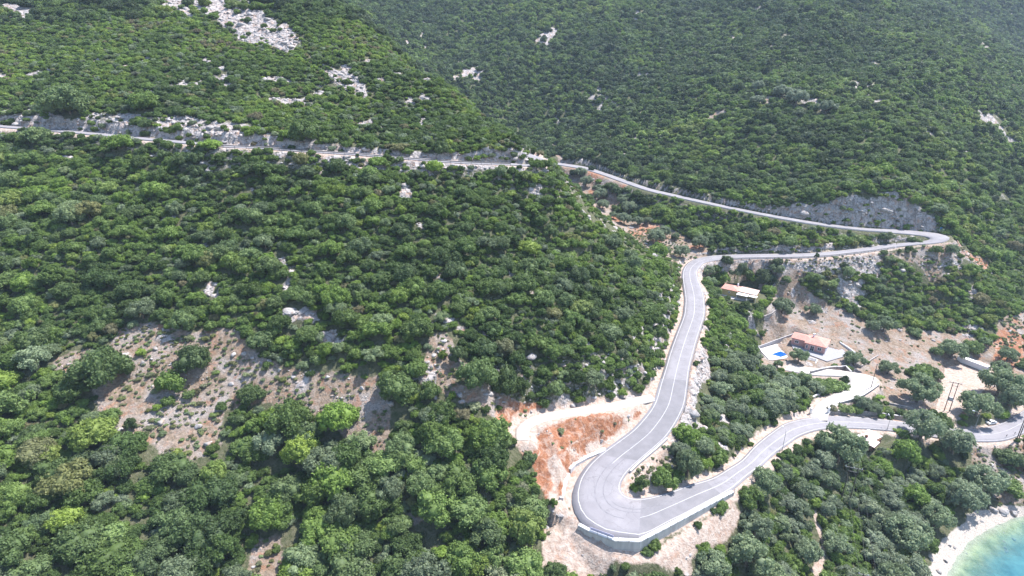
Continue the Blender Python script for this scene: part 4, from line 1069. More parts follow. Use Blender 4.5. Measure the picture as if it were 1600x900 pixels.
 (1152, 144, 19, 'maquis', .1, .6, .2, 1.2, 'dark round tree at the left end of the bare patch on the mountain'),
 (1182, 143, 22, 'olive', .3, .8, 1.0, 1.0, 'pale grey tree on the bare patch of the mountain'),
 (1182, 163, 20, 'olive', .3, .85, 1.0, .9, 'pale grey tree below the first one on the mountain patch'),
 (1222, 154, 26, 'olive', .3, .8, 1.0, 1.0, 'wide grey tree right of the bare patch on the mountain'),
 (1243, 165, 34, 'olive', .3, .8, 1.0, 1.0, 'largest grey tree on the far mountain'),
 (1290, 178, 28, 'olive', .3, .75, .9, 1.0, 'brownish grey tree on the far mountain right of the largest one'),
 # high road
 (110, 178, 64, 'maquis', .3, 1.0, .2, 1.0, 'large tree hanging over the rocks of the high road at the far left'),
 (225, 172, 48, 'maquis', .5, 1.0, 0, .9, 'bright bush on top of the rock face above the high road'),
 (690, 240, 26, 'maquis', .2, .8, .1, 1.2, 'dark tree against the rocks above the right part of the high road'),
 (475, 222, 50, 'maquis', .3, .9, .05, 1.0, 'dark tree breaking the rock face above the high road'),
 (60, 220, 44, 'bushy', .5, .95, .3, .8, 'light bush in front of the high road at the far left'),
 (190, 232, 44, 'maquis', .6, 1.1, 0, .8, 'bright green bush in front of the high road on the left'),
 (330, 230, 34, 'bushy', .75, 1.2, 0, .6, 'yellow green bush at the edge of the high road above the rocks'),
 (590, 258, 34, 'bushy', .6, 1.1, 0, .7, 'bright low bush on the rubble below the high road'),
 (678, 268, 28, 'maquis', .8, 1.2, 0, 1.0, 'vivid yellow green tree below the right part of the high road'),
 (527, 268, 34, 'maquis', .2, .85, .1, .9, 'dark round bush on the rubble below the high road'),
 (838, 262, 22, 'maquis', .4, 1.0, 0, .9, 'green bush at the very end of the visible high road'),
 (852, 262, 20, 'maquis', .3, .9, 0, 1.0, 'dark bush on the ridge where the high road disappears'),
 (866, 275, 20, 'maquis', .3, .9, .2, 1.0, 'bush on the ridge line just left of the orchard'),
 # shore
 (1575, 722, 36, 'maquis', .3, .85, .3, .9, 'dark bush on the rocky bank above the beach at the right edge'),
 (1600, 735, 30, 'olive', .3, .8, .5, 1.0, 'dark tree cut by the right edge above the beach'),
 (1576, 765, 40, 'bushy', .5, 1.0, .05, .7, 'low bright bush on the bank behind the beach'),
 (1535, 768, 56, 'olive', .35, .95, .75, 1.0, 'silvery olive overhanging the right end of the beach'),
 (1505, 792, 56, 'olive', .35, .95, .8, 1.0, 'silvery olive at the top of the pebble beach'),
 (1460, 822, 46, 'olive', .35, .95, .6, 1.1, 'grey olive above the middle of the pebble beach'),
 (1445, 855, 34, 'maquis', .45, 1.0, .05, 1.1, 'bright green bush above the left end of the pebble beach'),
 (1410, 855, 66, 'olive', .35, .95, .65, 1.0, 'large grey olive left of the pebble beach'),
]
EXPL = []
for t in TREE_LIST:
    q = hit(t[0], t[1]); d = proj(*q)[2]; r = t[2] / 2.0 / F * d
    EXPL.append((q[0], q[1], q[2], r) + t[3:])
# clear the procedural plants that would stand inside or right in front of them
_k = np.ones(len(PL), bool)
for e in EXPL:
    dx = PL[:, 0] - e[0]; dy = PL[:, 1] - e[1]
    _k &= ~((dx * dx + dy * dy) < (0.6 * e[3] + 0.2 * PL[:, 3]) ** 2)
    _k &= ~((np.abs(dx - 0) < 0.6 * e[3]) & (dy < 0) & (dy > -1.0 * e[3]) & (PL[:, 3] > 1.5))
PL = PL[_k]
# the 300 that show largest are things of their own; the rest is one wood
px_, py_, dd = proj(PL[:, 0], PL[:, 1], PL[:, 2] + PL[:, 3] * 0.5)
inview = (px_ > -15) & (px_ < 1615) & (py_ > -10) & (py_ < 915)
seen = visible(PL[:, 0], PL[:, 1], PL[:, 2] + PL[:, 3] * 1.2 + 1.0)
size = np.where(inview & seen & (PL[:, 3] > 1.0) & (PL[:, 4] < FAR0), PL[:, 3] / dd, 0)
order = np.argsort(-size)
TREES = []
def plant(kd, var, x, y, z, r, hue, bri, grey, label, group, name, cat, zs=1.0, rot=None, lean=0.0):
    e = bpy.data.objects.new(name, None); COL.objects.link(e)
    e.location = (x, y, z); e.rotation_euler = (lean, 0, random.uniform(0, 6.28) if rot is None else rot); e.scale = (r, r, r * zs)
    e.empty_display_size = 0.3
    t = bpy.data.objects.new('trunk', TRUNK[kd, var]); COL.objects.link(t); t.parent = e
    c = bpy.data.objects.new('crown', CROWN[kd, var]); COL.objects.link(c); c.parent = e
    c['tint'] = [float(hue), float(bri), float(grey)]
    tag(e, label, cat, group)
    TREES.append(e)
    return e
for n_, e in enumerate(EXPL):
    kd = e[4]; olive_ = kd == 'olive'
    small = e[3] < 1.8
    lb = e[9]
    nm, ct = ('olive_tree', 'olive tree') if (olive_ and 'olive' in lb) else ('shrub', 'shrub') if (small or any(w_ in lb for w_ in ('bush', 'shrub', 'hedge'))) else ('evergreen_tree', 'tree')
    plant(kd, (n_ * 3) % NVAR[kd], e[0], e[1], e[2] - 0.1, e[3], e[5], e[6] * (1.22 if olive_ else 1.08), e[7], lb, None, nm, ct, e[8])
REG = [  # landmark regions in the photograph: polygon-free boxes tested in order
 (1040, 540, 1180, 720, 'on the slope between the straight road and the lower road'), (1160, 720, 1330, 910, 'on the slope below the lower road at the bottom'),
 (1180, 590, 1290, 720, 'in the grove left of the driveway gate'), (1330, 690, 1560, 800, 'between the white roofed hut and the cove'), (1330, 800, 1480, 910, 'on the slope left of the pebble beach'),
 (1280, 640, 1560, 700, 'along the coast road'), (1100, 440, 1240, 560, 'in the grove below the ochre house'), (1180, 560, 1290, 600, 'just below the pool'), (1060, 380, 1700, 560, 'on the wooded slope under the middle road'),
 (1000, 200, 1700, 380, 'on the slope around the upper road'), (1290, 560, 1700, 640, 'around the gravel lot'),
 (0, 640, 130, 740, 'at the left edge below the clearing'), (0, 740, 130, 800, 'at the left edge low down'), (0, 800, 150, 915, 'in the bottom left corner'),
 (130, 690, 260, 800, 'in the wood under the left half of the clearing'), (260, 690, 400, 800, 'in the wood under the middle of the clearing'),
 (400, 650, 540, 800, 'in the wood under the right half of the clearing'), (540, 640, 680, 800, 'in the lower wood left of the rubble gully foot'), (680, 640, 860, 740, 'in the lower wood beside the gravel track end'),
 (680, 740, 860, 820, 'in the lower wood beside the red earth strip'), (680, 820, 860, 915, 'at the bottom beside the pale ground'), (150, 800, 330, 915, 'along the bottom edge left of the small bare gap'),
 (330, 800, 520, 915, 'along the bottom edge around the small bare gap'), (520, 800, 680, 915, 'along the bottom edge near the middle'),
 (0, 520, 140, 640, 'at the left edge beside the clearing'), (0, 430, 140, 520, 'at the left edge above the clearing'), (140, 430, 300, 560, 'just above the left end of the clearing'), (300, 430, 440, 600, 'just above the middle of the clearing'),
 (440, 430, 600, 620, 'just above the right end of the clearing'), (600, 430, 740, 660, 'above the rubble gully'), (740, 430, 880, 660, 'above the red bank'), (880, 400, 1080, 640, 'left of the straight road'),
]
def describe(kd, a, b, r, hu, br, gr):
    reg = 'high on the left slope'
    for x0, y0, x1, y1, t in REG:
        if x0 <= a < x1 and y0 <= b < y1: reg = t; break
    else:
        if a < -0.1: reg = 'cut by the left edge'
        elif b < 430: reg = 'in the upper part of the left slope'
    sz = 'huge' if r > 4.6 else 'large' if r > 3.6 else 'middling' if r > 2.8 else 'smallish'
    col = 'silvery' if gr > 0.75 else 'grey green' if gr > 0.35 else 'yellow green' if hu > 0.72 else 'light green' if hu > 0.5 else 'mid green' if hu > 0.3 else 'dark green'
    if kd == 'olive' and a > 1040: nm, ct, w_ = 'olive_tree', 'olive tree', 'olive tree'
    elif kd == 'spiky': nm, ct, w_ = 'evergreen_tree', 'tree', 'upright evergreen'
    else: nm, ct, w_ = 'evergreen_tree', 'tree', 'round tree' if kd != 'olive' else 'feathery tree'
    return '%s %s %s %s' % (sz, col, w_, reg), 'trees ' + reg, nm, ct
nind = min(NIND - 40, int((size > 0).sum()))
for i in order[:nind]:
    X_, Y_, Z_, r_, kx, hu, br, gr, zs = PL[i]
    kd, var = PK[int(kx)]
    a, b = px_[i], py_[i]
    lab, grp, nm, ct = describe(kd, a, b, r_, hu, br, gr)
    plant(kd, var, X_, Y_, Z_ - 0.1, r_, hu, br, gr, lab, grp, nm, ct, zs)
for e in TREES:
    pass
# look-alikes of one neighbourhood are told apart by their order from the left
from collections import defaultdict
_by = defaultdict(list)
for e in TREES: _by[e['label']].append(e)
ORD = ['first', 'second', 'third', 'fourth', 'fifth', 'sixth', 'seventh', 'eighth', 'ninth', 'tenth', 'eleventh', 'twelfth', 'thirteenth', 'fourteenth', 'fifteenth', 'sixteenth', 'seventeenth', 'eighteenth', 'nineteenth', 'twentieth']
for lb, es in _by.items():
    if len(es) < 2: continue
    es.sort(key=lambda e: proj(*e.location)[0])
    for i_, e in enumerate(es):
        pre = 'leftmost' if i_ == 0 else 'rightmost' if i_ == len(es) - 1 else ORD[min(i_, 19)] + ' from left'
        wds = (pre + ' ' + lb).split()
        if len(wds) > 16: wds = [q for q in wds if q not in ('the', 'of')]
        wds = [q for q in wds if q not in ('tree', 'evergreen', 'small', 'foot')] if len(wds) > 16 else wds
        if len(wds) > 16: wds = [q for q in wds if q not in ('green', 'just', 'end', 'half', 'round', 'left', 'lower')]
        for q in ('at', 'in', 'big', 'above', 'left', 'from', 'very'):
            if len(wds) > 16 and q in wds: wds.remove(q)
        e['label'] = ' '.join(wds)

rest = np.ones(len(PL), bool); rest[order[:nind]] = False
PR = PL[rest]
def wood(name, PR, label):
    me = bpy.data.meshes.new(name); me.vertices.add(len(PR))
    co = PR[:, :3].copy(); co[:, 2] -= 0.1 * PR[:, 3]
    me.vertices.foreach_set('co', co.astype(np.float32).ravel())
    rs = np.random.default_rng(5)
    def A_(nm, typ, arr, key='value'):
        a = me.attributes.new(nm, typ, 'POINT'); a.data.foreach_set(key, np.ascontiguousarray(arr, dtype=np.int32 if typ == 'INT' else np.float32).ravel())
    A_('kind_id', 'INT', PR[:, 4])
    A_('tint', 'FLOAT_VECTOR', PR[:, 5:8], 'vector')
    A_('scl', 'FLOAT_VECTOR', np.stack([PR[:, 3], PR[:, 3] * rs.uniform(0.7, 1.3, len(PR)), PR[:, 3] * PR[:, 8]], 1), 'vector')
    A_('rot', 'FLOAT_VECTOR', np.stack([rs.uniform(-.12, .12, len(PR)), rs.uniform(-.12, .12, len(PR)), rs.uniform(0, 6.28, len(PR))], 1), 'vector')
    me.update()
    o = bpy.data.objects.new(name, me); COL.objects.link(o)
    g = bpy.data.node_groups.new(name, 'GeometryNodeTree')
    g.interface.new_socket('Geometry', in_out='INPUT', socket_type='NodeSocketGeometry')
    g.interface.new_socket('Geometry', in_out='OUTPUT', socket_type='NodeSocketGeometry')
    gi = g.nodes.new('NodeGroupInput'); go = g.nodes.new('NodeGroupOutput')
    ci = g.nodes.new('GeometryNodeCollectionInfo'); ci.inputs[0].default_value = protos
    ci.inputs['Separate Children'].default_value = True; ci.inputs['Reset Children'].default_value = True
    iop = g.nodes.new('GeometryNodeInstanceOnPoints'); iop.inputs['Pick Instance'].default_value = True
    def na(nm, typ):
        a = g.nodes.new('GeometryNodeInputNamedAttribute'); a.data_type = typ; a.inputs[0].default_value = nm
        return [s_ for s_ in a.outputs if s_.enabled and s_.name == 'Attribute'][0]
    g.links.new(gi.outputs[0], iop.inputs['Points']); g.links.new(ci.outputs[0], iop.inputs['Instance'])
    g.links.new(na('kind_id', 'INT'), iop.inputs['Instance Index'])
    g.links.new(na('rot', 'FLOAT_VECTOR'), iop.inputs['Rotation'])
    g.links.new(na('scl', 'FLOAT_VECTOR'), iop.inputs['Scale'])
    g.links.new(iop.outputs[0], go.inputs[0])
    md = o.modifiers.new('wood', 'NODES'); md.node_group = g
    tag(o, label, kind='stuff')
    return o
yy = PR[:, 1]
farm = (PR[:, 1] > 345)
low = PR[:, 3] < 0.7599
wood('scrub_wood', PR[~farm & ~low], 'dense evergreen scrub wood covering the near slopes')
wood('mountain_wood', PR[farm & ~low], 'far evergreen wood covering the mountainside beyond the valley')
wood('dry_tufts', PR[low], 'low dry tufts and shrublets on the open ground')

# ------------------------------------------------------------------ loose rock
k = NT('limestone')
nr = k.noise(1.3, 5, 0.7)
c = k.mix(k.ramp(nr, 0.35, 0.62), (0.19, 0.18, 0.175), (0.40, 0.375, 0.365))
c = k.mix(k.ramp(k.noise(0.5, 4, 0.7), 0.54, 0.64, 0, 0.6), c, (0.36, 0.23, 0.16))
M_ROCK = k.done(c, 0.92, 0.1, k.bump(nr, 0.7, 0.2))
def rock_mesh(seed, name):
    r = np.random.default_rng(seed); v = ICO2[0].copy()
    for _ in range(9):                                   # slice flat facets off a ball
        n = r.normal(size=3); n /= np.linalg.norm(n); d = r.uniform(0.45, 0.8)
        s_ = v @ n; v = v - np.outer(np.maximum(s_ - d, 0), n)
    v *= r.uniform(0.7, 1.2, 3) * [1.15, 1.0, 0.75]
    return quads_mesh(name, v, ICO2[1], M_ROCK)
ROCKM = [rock_mesh(70 + i, 'boulder') for i in range(8)]
BO = [(223, 568, 11, 'grey flat topped boulder casting a shadow in the stony clearing'), (243, 545, 9, 'grey boulder beside the yellow shrub in the clearing'), (237, 561, 6, 'small white boulder between the two grey ones in the clearing'),
 (437, 579, 9, 'round grey boulder at the right edge of the white rubble in the clearing'), (366, 555, 9, 'white boulder at the foot of the wood above the clearing'), (381, 553, 8, 'white boulder beside another at the top of the clearing'),
 (296, 575, 8, 'pale boulder under the dark round tree in the clearing'), (395, 560, 8, 'angular white boulder in the rubble above the clearing'), (420, 565, 10, 'large white boulder in the rubble above the clearing'),
 (362, 600, 9, 'low pale rock in the middle of the clearing'), (218, 588, 8, 'pale rock left of the bright bush in the clearing'), (680, 622, 10, 'pale boulder in the gully right of the clearing'),
 (610, 632, 12, 'grey rock slab at the foot of the tree right of the clearing'), (187, 672, 10, 'flat grey slab at the lower left of the clearing'), (310, 668, 14, 'flat weathered slab low in the clearing'),
 (325, 695, 16, 'big grey boulder in shade at the bottom tip of the clearing'), (550, 537, 7, 'white rock peeping out of the wood above the clearing'), (512, 590, 9, 'pale rock on the upper edge of the clearing'),
 (928, 622, 10, 'pale boulder above the gravel track'), (965, 617, 9, 'grey boulder above the gravel track near the road'), (895, 634, 9, 'pale boulder on the bank above the gravel track'), (1458, 532, 6, 'dark small rock high in the dry field'),
 (1382, 643, 6, 'pale rock among shrubs behind the roadside wall'), (1395, 645, 6, 'second pale rock among shrubs behind the roadside wall'), (940, 690, 10, 'pale block at the foot of the red bank'),
 (1466, 893, 9, 'dark wet boulder at the waterline, lowest in the photo'), (1477, 876, 8, 'dark boulder at the waterline above the lowest one'), (1484, 853, 6, 'small dark boulder on the middle of the waterline'), (1492, 856, 5, 'small boulder just in the water at the middle of the beach'),
 (1534, 815, 5, 'dark stone near the right end of the beach'), (1552, 797, 14, 'flat grey ledge at the right end of the beach'), (1568, 800, 16, 'broad grey rock ledge by the water at the right edge'), (1583, 803, 13, 'grey rock ledge half in the water at the right edge')]
for i, (a, b, w_, lb) in enumerate(BO):
    q = hit(a, b); r_ = w_ / 2 / F * proj(*q)[2]
    o = bpy.data.objects.new('boulder', ROCKM[i % 8]); COL.objects.link(o)
    o.location = (q[0], q[1], q[2] + r_ * 0.2); o.scale = (r_, r_, r_); o.rotation_euler = (0.2 * (i % 3), 0.1, i * 1.3)
    tag(o, lb, 'boulder', 'boulders lying on the slope')
rockc = bpy.data.collections.new('rock_shapes')
for i, m_ in enumerate(ROCKM): rockc.objects.link(bpy.data.objects.new('r%02d_rock' % i, m_))
def rubble():
    out = []
    rs = np.random.default_rng(31)
    for (x0, x1, y0, y1, s_) in ((-230, 260, 90, 330, 0.95), (-260, 60, 240, 420, 1.7)):
        gx, gy = np.meshgrid(np.arange(x0, x1, s_), np.arange(y0, y1, s_))
        x = (gx + rs.uniform(-.5, .5, gx.shape) * s_).ravel(); y = (gy + rs.uniform(-.5, .5, gy.shape) * s_).ravel()
        rk_ = hgt(x, y, m_rock); dr = hgt(x, y, m_dry); rd = hgt(x, y, A['red']); pl = hgt(x, y, A['pale']); bc = hgt(x, y, m_beach)
        clump = smooth(-0.1, 0.35, fbm(x, y, 7, 3, 44))
        p = (0.55 - 0.25 * (hgt(x, y, A['scree']) > 0.4)) * rk_ + 0.34 * dr * clump * (1 - 0.8 * hgt(x, y, A['field'])) + 0.30 * rd * clump + 0.12 * pl * clump + 0.22 * bc
        m = (rs.random(len(x)) < p) & (hgt(x, y, EDGE) > 0.9) & framed(x, y, hgt(x, y))
        x, y, rk_ = x[m], y[m], rk_[m]; z = hgt(x, y)
        v = visible(x, y, z + 1.2); x, y, z, rk_ = x[v], y[v], z[v], rk_[v]
        r = rs.lognormal(-1.4, 0.62, len(x)) * (1 + 1.1 * rk_) * (1 + 0.5 * (s_ > 1)) * np.where(z < 2.5, 0.6, 1)
        out.append(np.stack([x, y, z, np.clip(r, 0.1, 2.3)], 1))
    return np.concatenate(out)
RB = rubble(); print('rubble', len(RB))
rs_ = np.random.default_rng(3)
PRB = np.zeros((len(RB), 9)); PRB[:, :4] = RB; PRB[:, 4] = rs_.integers(0, 8, len(RB)); PRB[:, 8] = rs_.uniform(0.5, 1.1, len(RB))
protos = rockc
wood('limestone_rubble', PRB, 'loose pale limestone rubble on rock faces, scree and bare ground')

# ------------------------------------------------------------------ builders for made things
class MB:
    def __init__(s): s.v = []; s.f = []
    def box(s, c, ax, ay, az):
        """centre c, half vectors"""
        c, ax, ay, az = (np.array(q, float) for q in (c, ax, ay, az)); o = len(s.v)
        for i in (-1, 1):
            for j in (-1, 1):
                for k_ in (-1, 1): s.v.append(tuple(c + ax * i + ay * j + az * k_))
        s.f += [tuple(o + q for q in f) for f in ((0, 1, 3, 2), (4, 6, 7, 5), (0, 4, 5, 1), (2, 3, 7, 6), (0, 2, 6, 4), (1, 5, 7, 3))]
        return s
    def prism(s, poly, z0, z1):
        n = len(poly); o = len(s.v)
        area = sum(poly[i][0] * poly[(i + 1) % n][1] - poly[(i + 1) % n][0] * poly[i][1] for i in range(n))
        if area < 0: poly = poly[::-1]
        for z in (z0, z1):
            for p in poly: s.v.append((p[0], p[1], z))
        s.f.append(tuple(o + n + i for i in range(n))); s.f.append(tuple(o + n - 1 - i for i in range(n)))
        for i in range(n):
            j = (i + 1) % n; s.f.append((o + i, o + j, o + n + j, o + n + i))
        return s
    def poly(s, pts):
        o = len(s.v); s.v += [tuple(p) for p in pts]; s.f.append(tuple(range(o, o + len(pts)))); return s
    def tube(s, pts, rad, seg=8):
        v, f = tube(pts, rad if hasattr(rad, '__len__') else [rad] * len(pts), seg); o = len(s.v)
        s.v += [tuple(q) for q in v]; s.f += [tuple(int(a) + o for a in q) for q in f]
        return s
    def build(s, name, mat, parent=None, smooth_=False): return mesh_obj(name, s.v, s.f, mat, parent, smooth_)
def thing(name, label, cat, loc=(0, 0, 0), rz=0, group=None):
    e = bpy.data.objects.new(name, None); COL.objects.link(e); e.location = loc; e.rotation_euler = (0, 0, rz); e.empty_display_size = 0.5
    return tag(e, label, cat, group)
M_PINK = plain('pink_render', (0.54, 0.31, 0.275), 0.85, 0.15, 0.1, 1.2)
M_YELLOW = plain('ochre_render', (0.46, 0.35, 0.17), 0.85, 0.15, 0.1, 1.2)
M_TRIM = plain('white_trim', (0.70, 0.70, 0.72), 0.7, 0.2, 0.05)
M_GLASS = plain('dark_glass', (0.03, 0.035, 0.045), 0.15, 0.5, 0.1)
M_PAVE = plain('grey_paving', (0.27, 0.265, 0.285), 0.8, 0.2, 0.12, 2.5)
M_POOLW = plain('pool_water', (0.01, 0.085, 0.36), 0.06, 0.5, 0.2, 2.0)
M_STEEL = plain('galvanised_steel', (0.30, 0.30, 0.32), 0.5, 0.4, 0.15, 3.0, metal=0.5)
M_DARKST = plain('weathered_steel', (0.10, 0.10, 0.10), 0.6, 0.3, 0.2, 3.0)
M_WOODP = plain('creosoted_wood', (0.075, 0.06, 0.05), 0.85, 0.1, 0.25, 4.0)
M_BROWN = plain('brown_timber', (0.14, 0.075, 0.05), 0.8, 0.1, 0.25, 2.0)
M_BLUE = plain('blue_sign_face', (0.02, 0.21, 0.62), 0.5, 0.3, 0.04)
M_LILAC = plain('pale_lilac_panel', (0.42, 0.40, 0.56), 0.6, 0.3, 0.08)
def tiled(name, a, b):
    k = NT(name)
    w_ = k.n('ShaderNodeTexWave', i_Scale=2.2, i_Distortion=1.2, bands_direction='DIAGONAL'); k.l(k.pos(), w_.inputs[0])
    c = k.mix(k.ramp(k.noise(1.3, 5, 0.7), 0.3, 0.7), a, b)
    c = k.mix(k.ramp(w_.outputs['Fac'], 0.3, 0.8, 0, 0.25), c, tuple(v * 0.6 for v in a))
    return k.done(c, 0.85, 0.15, k.bump(w_.outputs['Fac'], 0.6, 0.06))
M_TILE = tiled('terracotta_tiles', (0.48, 0.215, 0.17), (0.56, 0.33, 0.28))
k = NT('dry_stone')
vo = k.n('ShaderNodeTexVoronoi', i_Scale=2.4); k.l(k.pos(), vo.inputs[0])
ve = k.n('ShaderNodeTexVoronoi', i_Scale=2.4, feature='DISTANCE_TO_EDGE'); k.l(k.pos(), ve.inputs[0])
sp_ = k.n('ShaderNodeSeparateColor'); k.l(vo.outputs['Color'], sp_.inputs[0])
c = k.mix(sp_.outputs[0], (0.22, 0.20, 0.195), (0.40, 0.36, 0.34)); c = k.mix(k.ramp(ve.outputs['Distance'], 0.0, 0.07, 0.6, 0), c, (0.12, 0.10, 0.09))
M_STONE = k.done(c, 0.9, 0.1, k.bump(ve.outputs['Distance'], 0.8, 0.1))
k = NT('board_marked_concrete')
sx_ = k.n('ShaderNodeSeparateXYZ'); k.l(k.pos(), sx_.inputs[0])
st_ = k.n('ShaderNodeTexNoise', i_Scale=1.0, i_Detail=5); mp = k.n('ShaderNodeVectorMath', operation='MULTIPLY'); k.l(k.pos(), mp.inputs[0]); mp.inputs[1].default_value = (0.8, 0.8, 0.12); k.l(mp.outputs[0], st_.inputs[0])
c = k.mix(k.ramp(st_.outputs[0], 0.35, 0.65), (0.34, 0.325, 0.315), (0.45, 0.435, 0.42))
ln = k.math('FRACT', k.math('MULTIPLY', sx_.outputs[2], 0.42)); c = k.mix(k.ramp(ln, 0.93, 0.97, 0, 0.35), c, (0.16, 0.155, 0.15))
M_BOARD = k.done(c, 0.88, 0.15)

def wall_line(name, pts, label, cat, mat, h, th=0.45, sink=1.5, capm=None, cap_h=0.12, group=None, step=2.0, ztop=None, follow=True):
    """a wall following the ground along world points; its top steps with the ground"""
    P_ = [np.array(p[:2], float) for p in pts]
    Q = []
    for a, b in zip(P_[:-1], P_[1:]):
        n = max(1, int(np.linalg.norm(b - a) / step))
        Q += [a + (b - a) * i / n for i in range(n)]
    Q.append(P_[-1]); Q = np.array(Q)
    if ztop is None:
        z = np.array([float(hgt(q[0], q[1])) for q in Q]) + h
        if len(z) > 3: z = np.convolve(np.pad(z, 2, mode='edge'), np.ones(5) / 5, 'valid')
    else: z = np.interp(np.linspace(0, 1, len(Q)), np.linspace(0, 1, len(ztop)), ztop)
    T = np.gradient(Q, axis=0); T /= np.linalg.norm(T, axis=1)[:, None] + 1e-9
    N = np.stack([-T[:, 1], T[:, 0]], 1) * th / 2
    base = Q[0]
    e = thing(name, label, cat, (base[0], base[1], z[0] - h), 0, group)
    def strip(nm, w_, z0, z1, m_):
        v = []; f = []
        for i in range(len(Q)):
            a = Q[i] + N[i] * w_ - base; b = Q[i] - N[i] * w_ - base
            v += [(a[0], a[1], z0[i]), (b[0], b[1], z0[i]), (b[0], b[1], z1[i]), (a[0], a[1], z1[i])]
        for i in range(len(Q) - 1):
            o = i * 4; p = o + 4
            f += [(o, p, p + 3, o + 3), (o + 1, o + 2, p + 2, p + 1), (o + 3, p + 3, p + 2, o + 2), (o, o + 1, p + 1, p)]
        f += [(0, 3, 2, 1), (len(v) - 4, len(v) - 3, len(v) - 2, len(v) - 1)]
        return mesh_obj(nm, v, f, m_, e)
    zr = z - (z[0] - h)
    strip('wall_body', 1.0, zr - h - sink, zr, mat)
    if capm: strip('coping', 1.25, zr - 0.002, zr + cap_h, capm)
    return e, Q, z
def rail_line(name, pts, label, cat, height=0.75, spacing=4.0, mat=None, rails=(0.6,), rail_h=0.15, rail_t=0.03, zs=None, post_r=0.06, group=None, box=True, fwd=0.0):
    mat = mat or M_STEEL
    P_ = np.array([p[:3] for p in pts], float)
    d = np.concatenate([[0], np.cumsum(np.linalg.norm(np.diff(P_, axis=0), axis=1))])
    n = max(2, int(d[-1] / spacing) + 1)
    Q = np.stack([np.interp(np.linspace(0, d[-1], n), d, P_[:, i]) for i in range(3)], 1)
    e = thing(name, label, cat, tuple(Q[0]), 0, group); o_ = Q[0]
    mb = MB()
    for zr_ in rails:
        for a, b in zip(Q[:-1] - o_, Q[1:] - o_):
            if box:
                m_ = (a + b) / 2 + [0, 0, zr_]; u = (b - a) / 2; s_ = np.cross(u, [0, 0, 1]); s_ = s_ / np.linalg.norm(s_) * rail_t
                mb.box(m_, u * 1.01, s_, (0, 0, rail_h))
            else: mb.tube([a + [0, 0, zr_], b + [0, 0, zr_]], rail_t, 5)
    mb.build('rail', mat, e)
    pm = MB().box((0, 0, height / 2 - 0.25), (post_r, 0, 0), (0, post_r, 0), (0, 0, height / 2 + 0.25))
    first = pm.build('post', mat, e)
    first.location = tuple(Q[0] - o_ + [0, 0, 0])
    for q in Q[1:100]:
        c_ = first.copy(); COL.objects.link(c_); c_.parent = e; c_.location = tuple(q - o_)
    return e
def edge_pts(R, side, off, i0, i1, step=2, dz=0.0):
    L, Rr = R[i0:i1:step, 0], R[i0:i1:step, 1]
    u = (Rr - L) / np.linalg.norm(Rr - L, axis=1)[:, None]
    return (L - u * off if side == 0 else Rr + u * off) + [0, 0, dz]

# ------------------------------------------------------------------ hairpin retaining wall with its railing
HW = [Wz(903, 823, 33.3), Wz(918, 831, 33.3), Wz(960, 847, 33.2), Wz(1000, 849, 32.9), Wz(1050, 823, 32.3), Wz(1100, 796, 31.3), Wz(1147, 771, 30.2)]
wt = [33.55, 33.5, 33.45, 33.2, 32.6, 31.6, 30.5]
def hw_wall():
    base = np.array(HW[0]); e = thing('retaining_wall', 'grey concrete retaining wall with pale top holding up the hairpin bend', 'retaining wall', (base[0], base[1], 28))
    n = len(HW); T = []
    for i in range(n):
        d = np.array(HW[min(i + 1, n - 1)][:2]) - np.array(HW[max(i - 1, 0)][:2]); d /= np.linalg.norm(d); T.append(np.array([-d[1], d[0]]))
    for nm, w0, w1, dz0, dz1, m_ in (('wall_body', 0.0, 0.95, -9.0, 0.0, M_BOARD), ('coping', -0.12, 1.0, -0.002, 0.2, M_WHITE)):
        v = []; f = []
        for i in range(n):
            p = np.array(HW[i][:2]) - base[:2]; zt = wt[i] - 28
            a = p - T[i] * w0; b = p + T[i] * w1
            v += [(a[0], a[1], zt + dz0), (b[0], b[1], zt + dz0), (b[0], b[1], zt + dz1), (a[0], a[1], zt + dz1)]
        for i in range(n - 1):
            o = i * 4; p = o + 4
            f += [(o, o + 3, p + 3, p), (o + 1, p + 1, p + 2, o + 2), (o + 3, o + 2, p + 2, p + 3), (o, p, p + 1, o + 1)]
        f += [(0, 1, 2, 3), (len(v) - 4, len(v) - 1, len(v) - 2, len(v) - 3)]
        mesh_obj(nm, v, f, m_, e)
hw_wall()
rail_line('metal_railing', [(p[0], p[1], z + 0.19) for p, z in zip(HW, wt)], 'thin grey metal railing with upright posts along the top of the hairpin wall', 'railing', 1.15, 2.6, M_STEEL, (1.1, 0.6), 0, 0.028, post_r=0.045, box=False)
pa, pb = np.array(Wz(921, 829.5, 33.7)), np.array(Wz(958, 843, 33.7))
u_ = (pb - pa) / 2; nn_ = np.cross(u_, [0, 0, 1]); nn_ = nn_ / np.linalg.norm(nn_) * 0.03
tag(MB().box((pa + pb) / 2 + [0, 0, 0.5] - nn_ * 12, u_, nn_, (0, 0, 0.42)).build('barrier_panel', M_LILAC), 'pale lilac barrier panel fixed to the railing at the left end of the hairpin wall', 'barrier')
wall_line('drain_wall', [Wz(*p) for p in ((889, 737, 34.6), (897, 727, 34.8), (915, 715, 35.0), (947, 700, 35.3))], 'white concrete drain wall beside the road where the red bank meets the hairpin', 'drain wall', M_CONC, 0.4, 1.2)
wall_line('drain_wall', [Wz(*p) for p in ((877, 784, 33.4), (881, 765, 33.8), (888, 742, 34.3))], 'broken white concrete slab on the red earth left of the hairpin', 'drain wall', M_CONC, 0.35, 1.0)
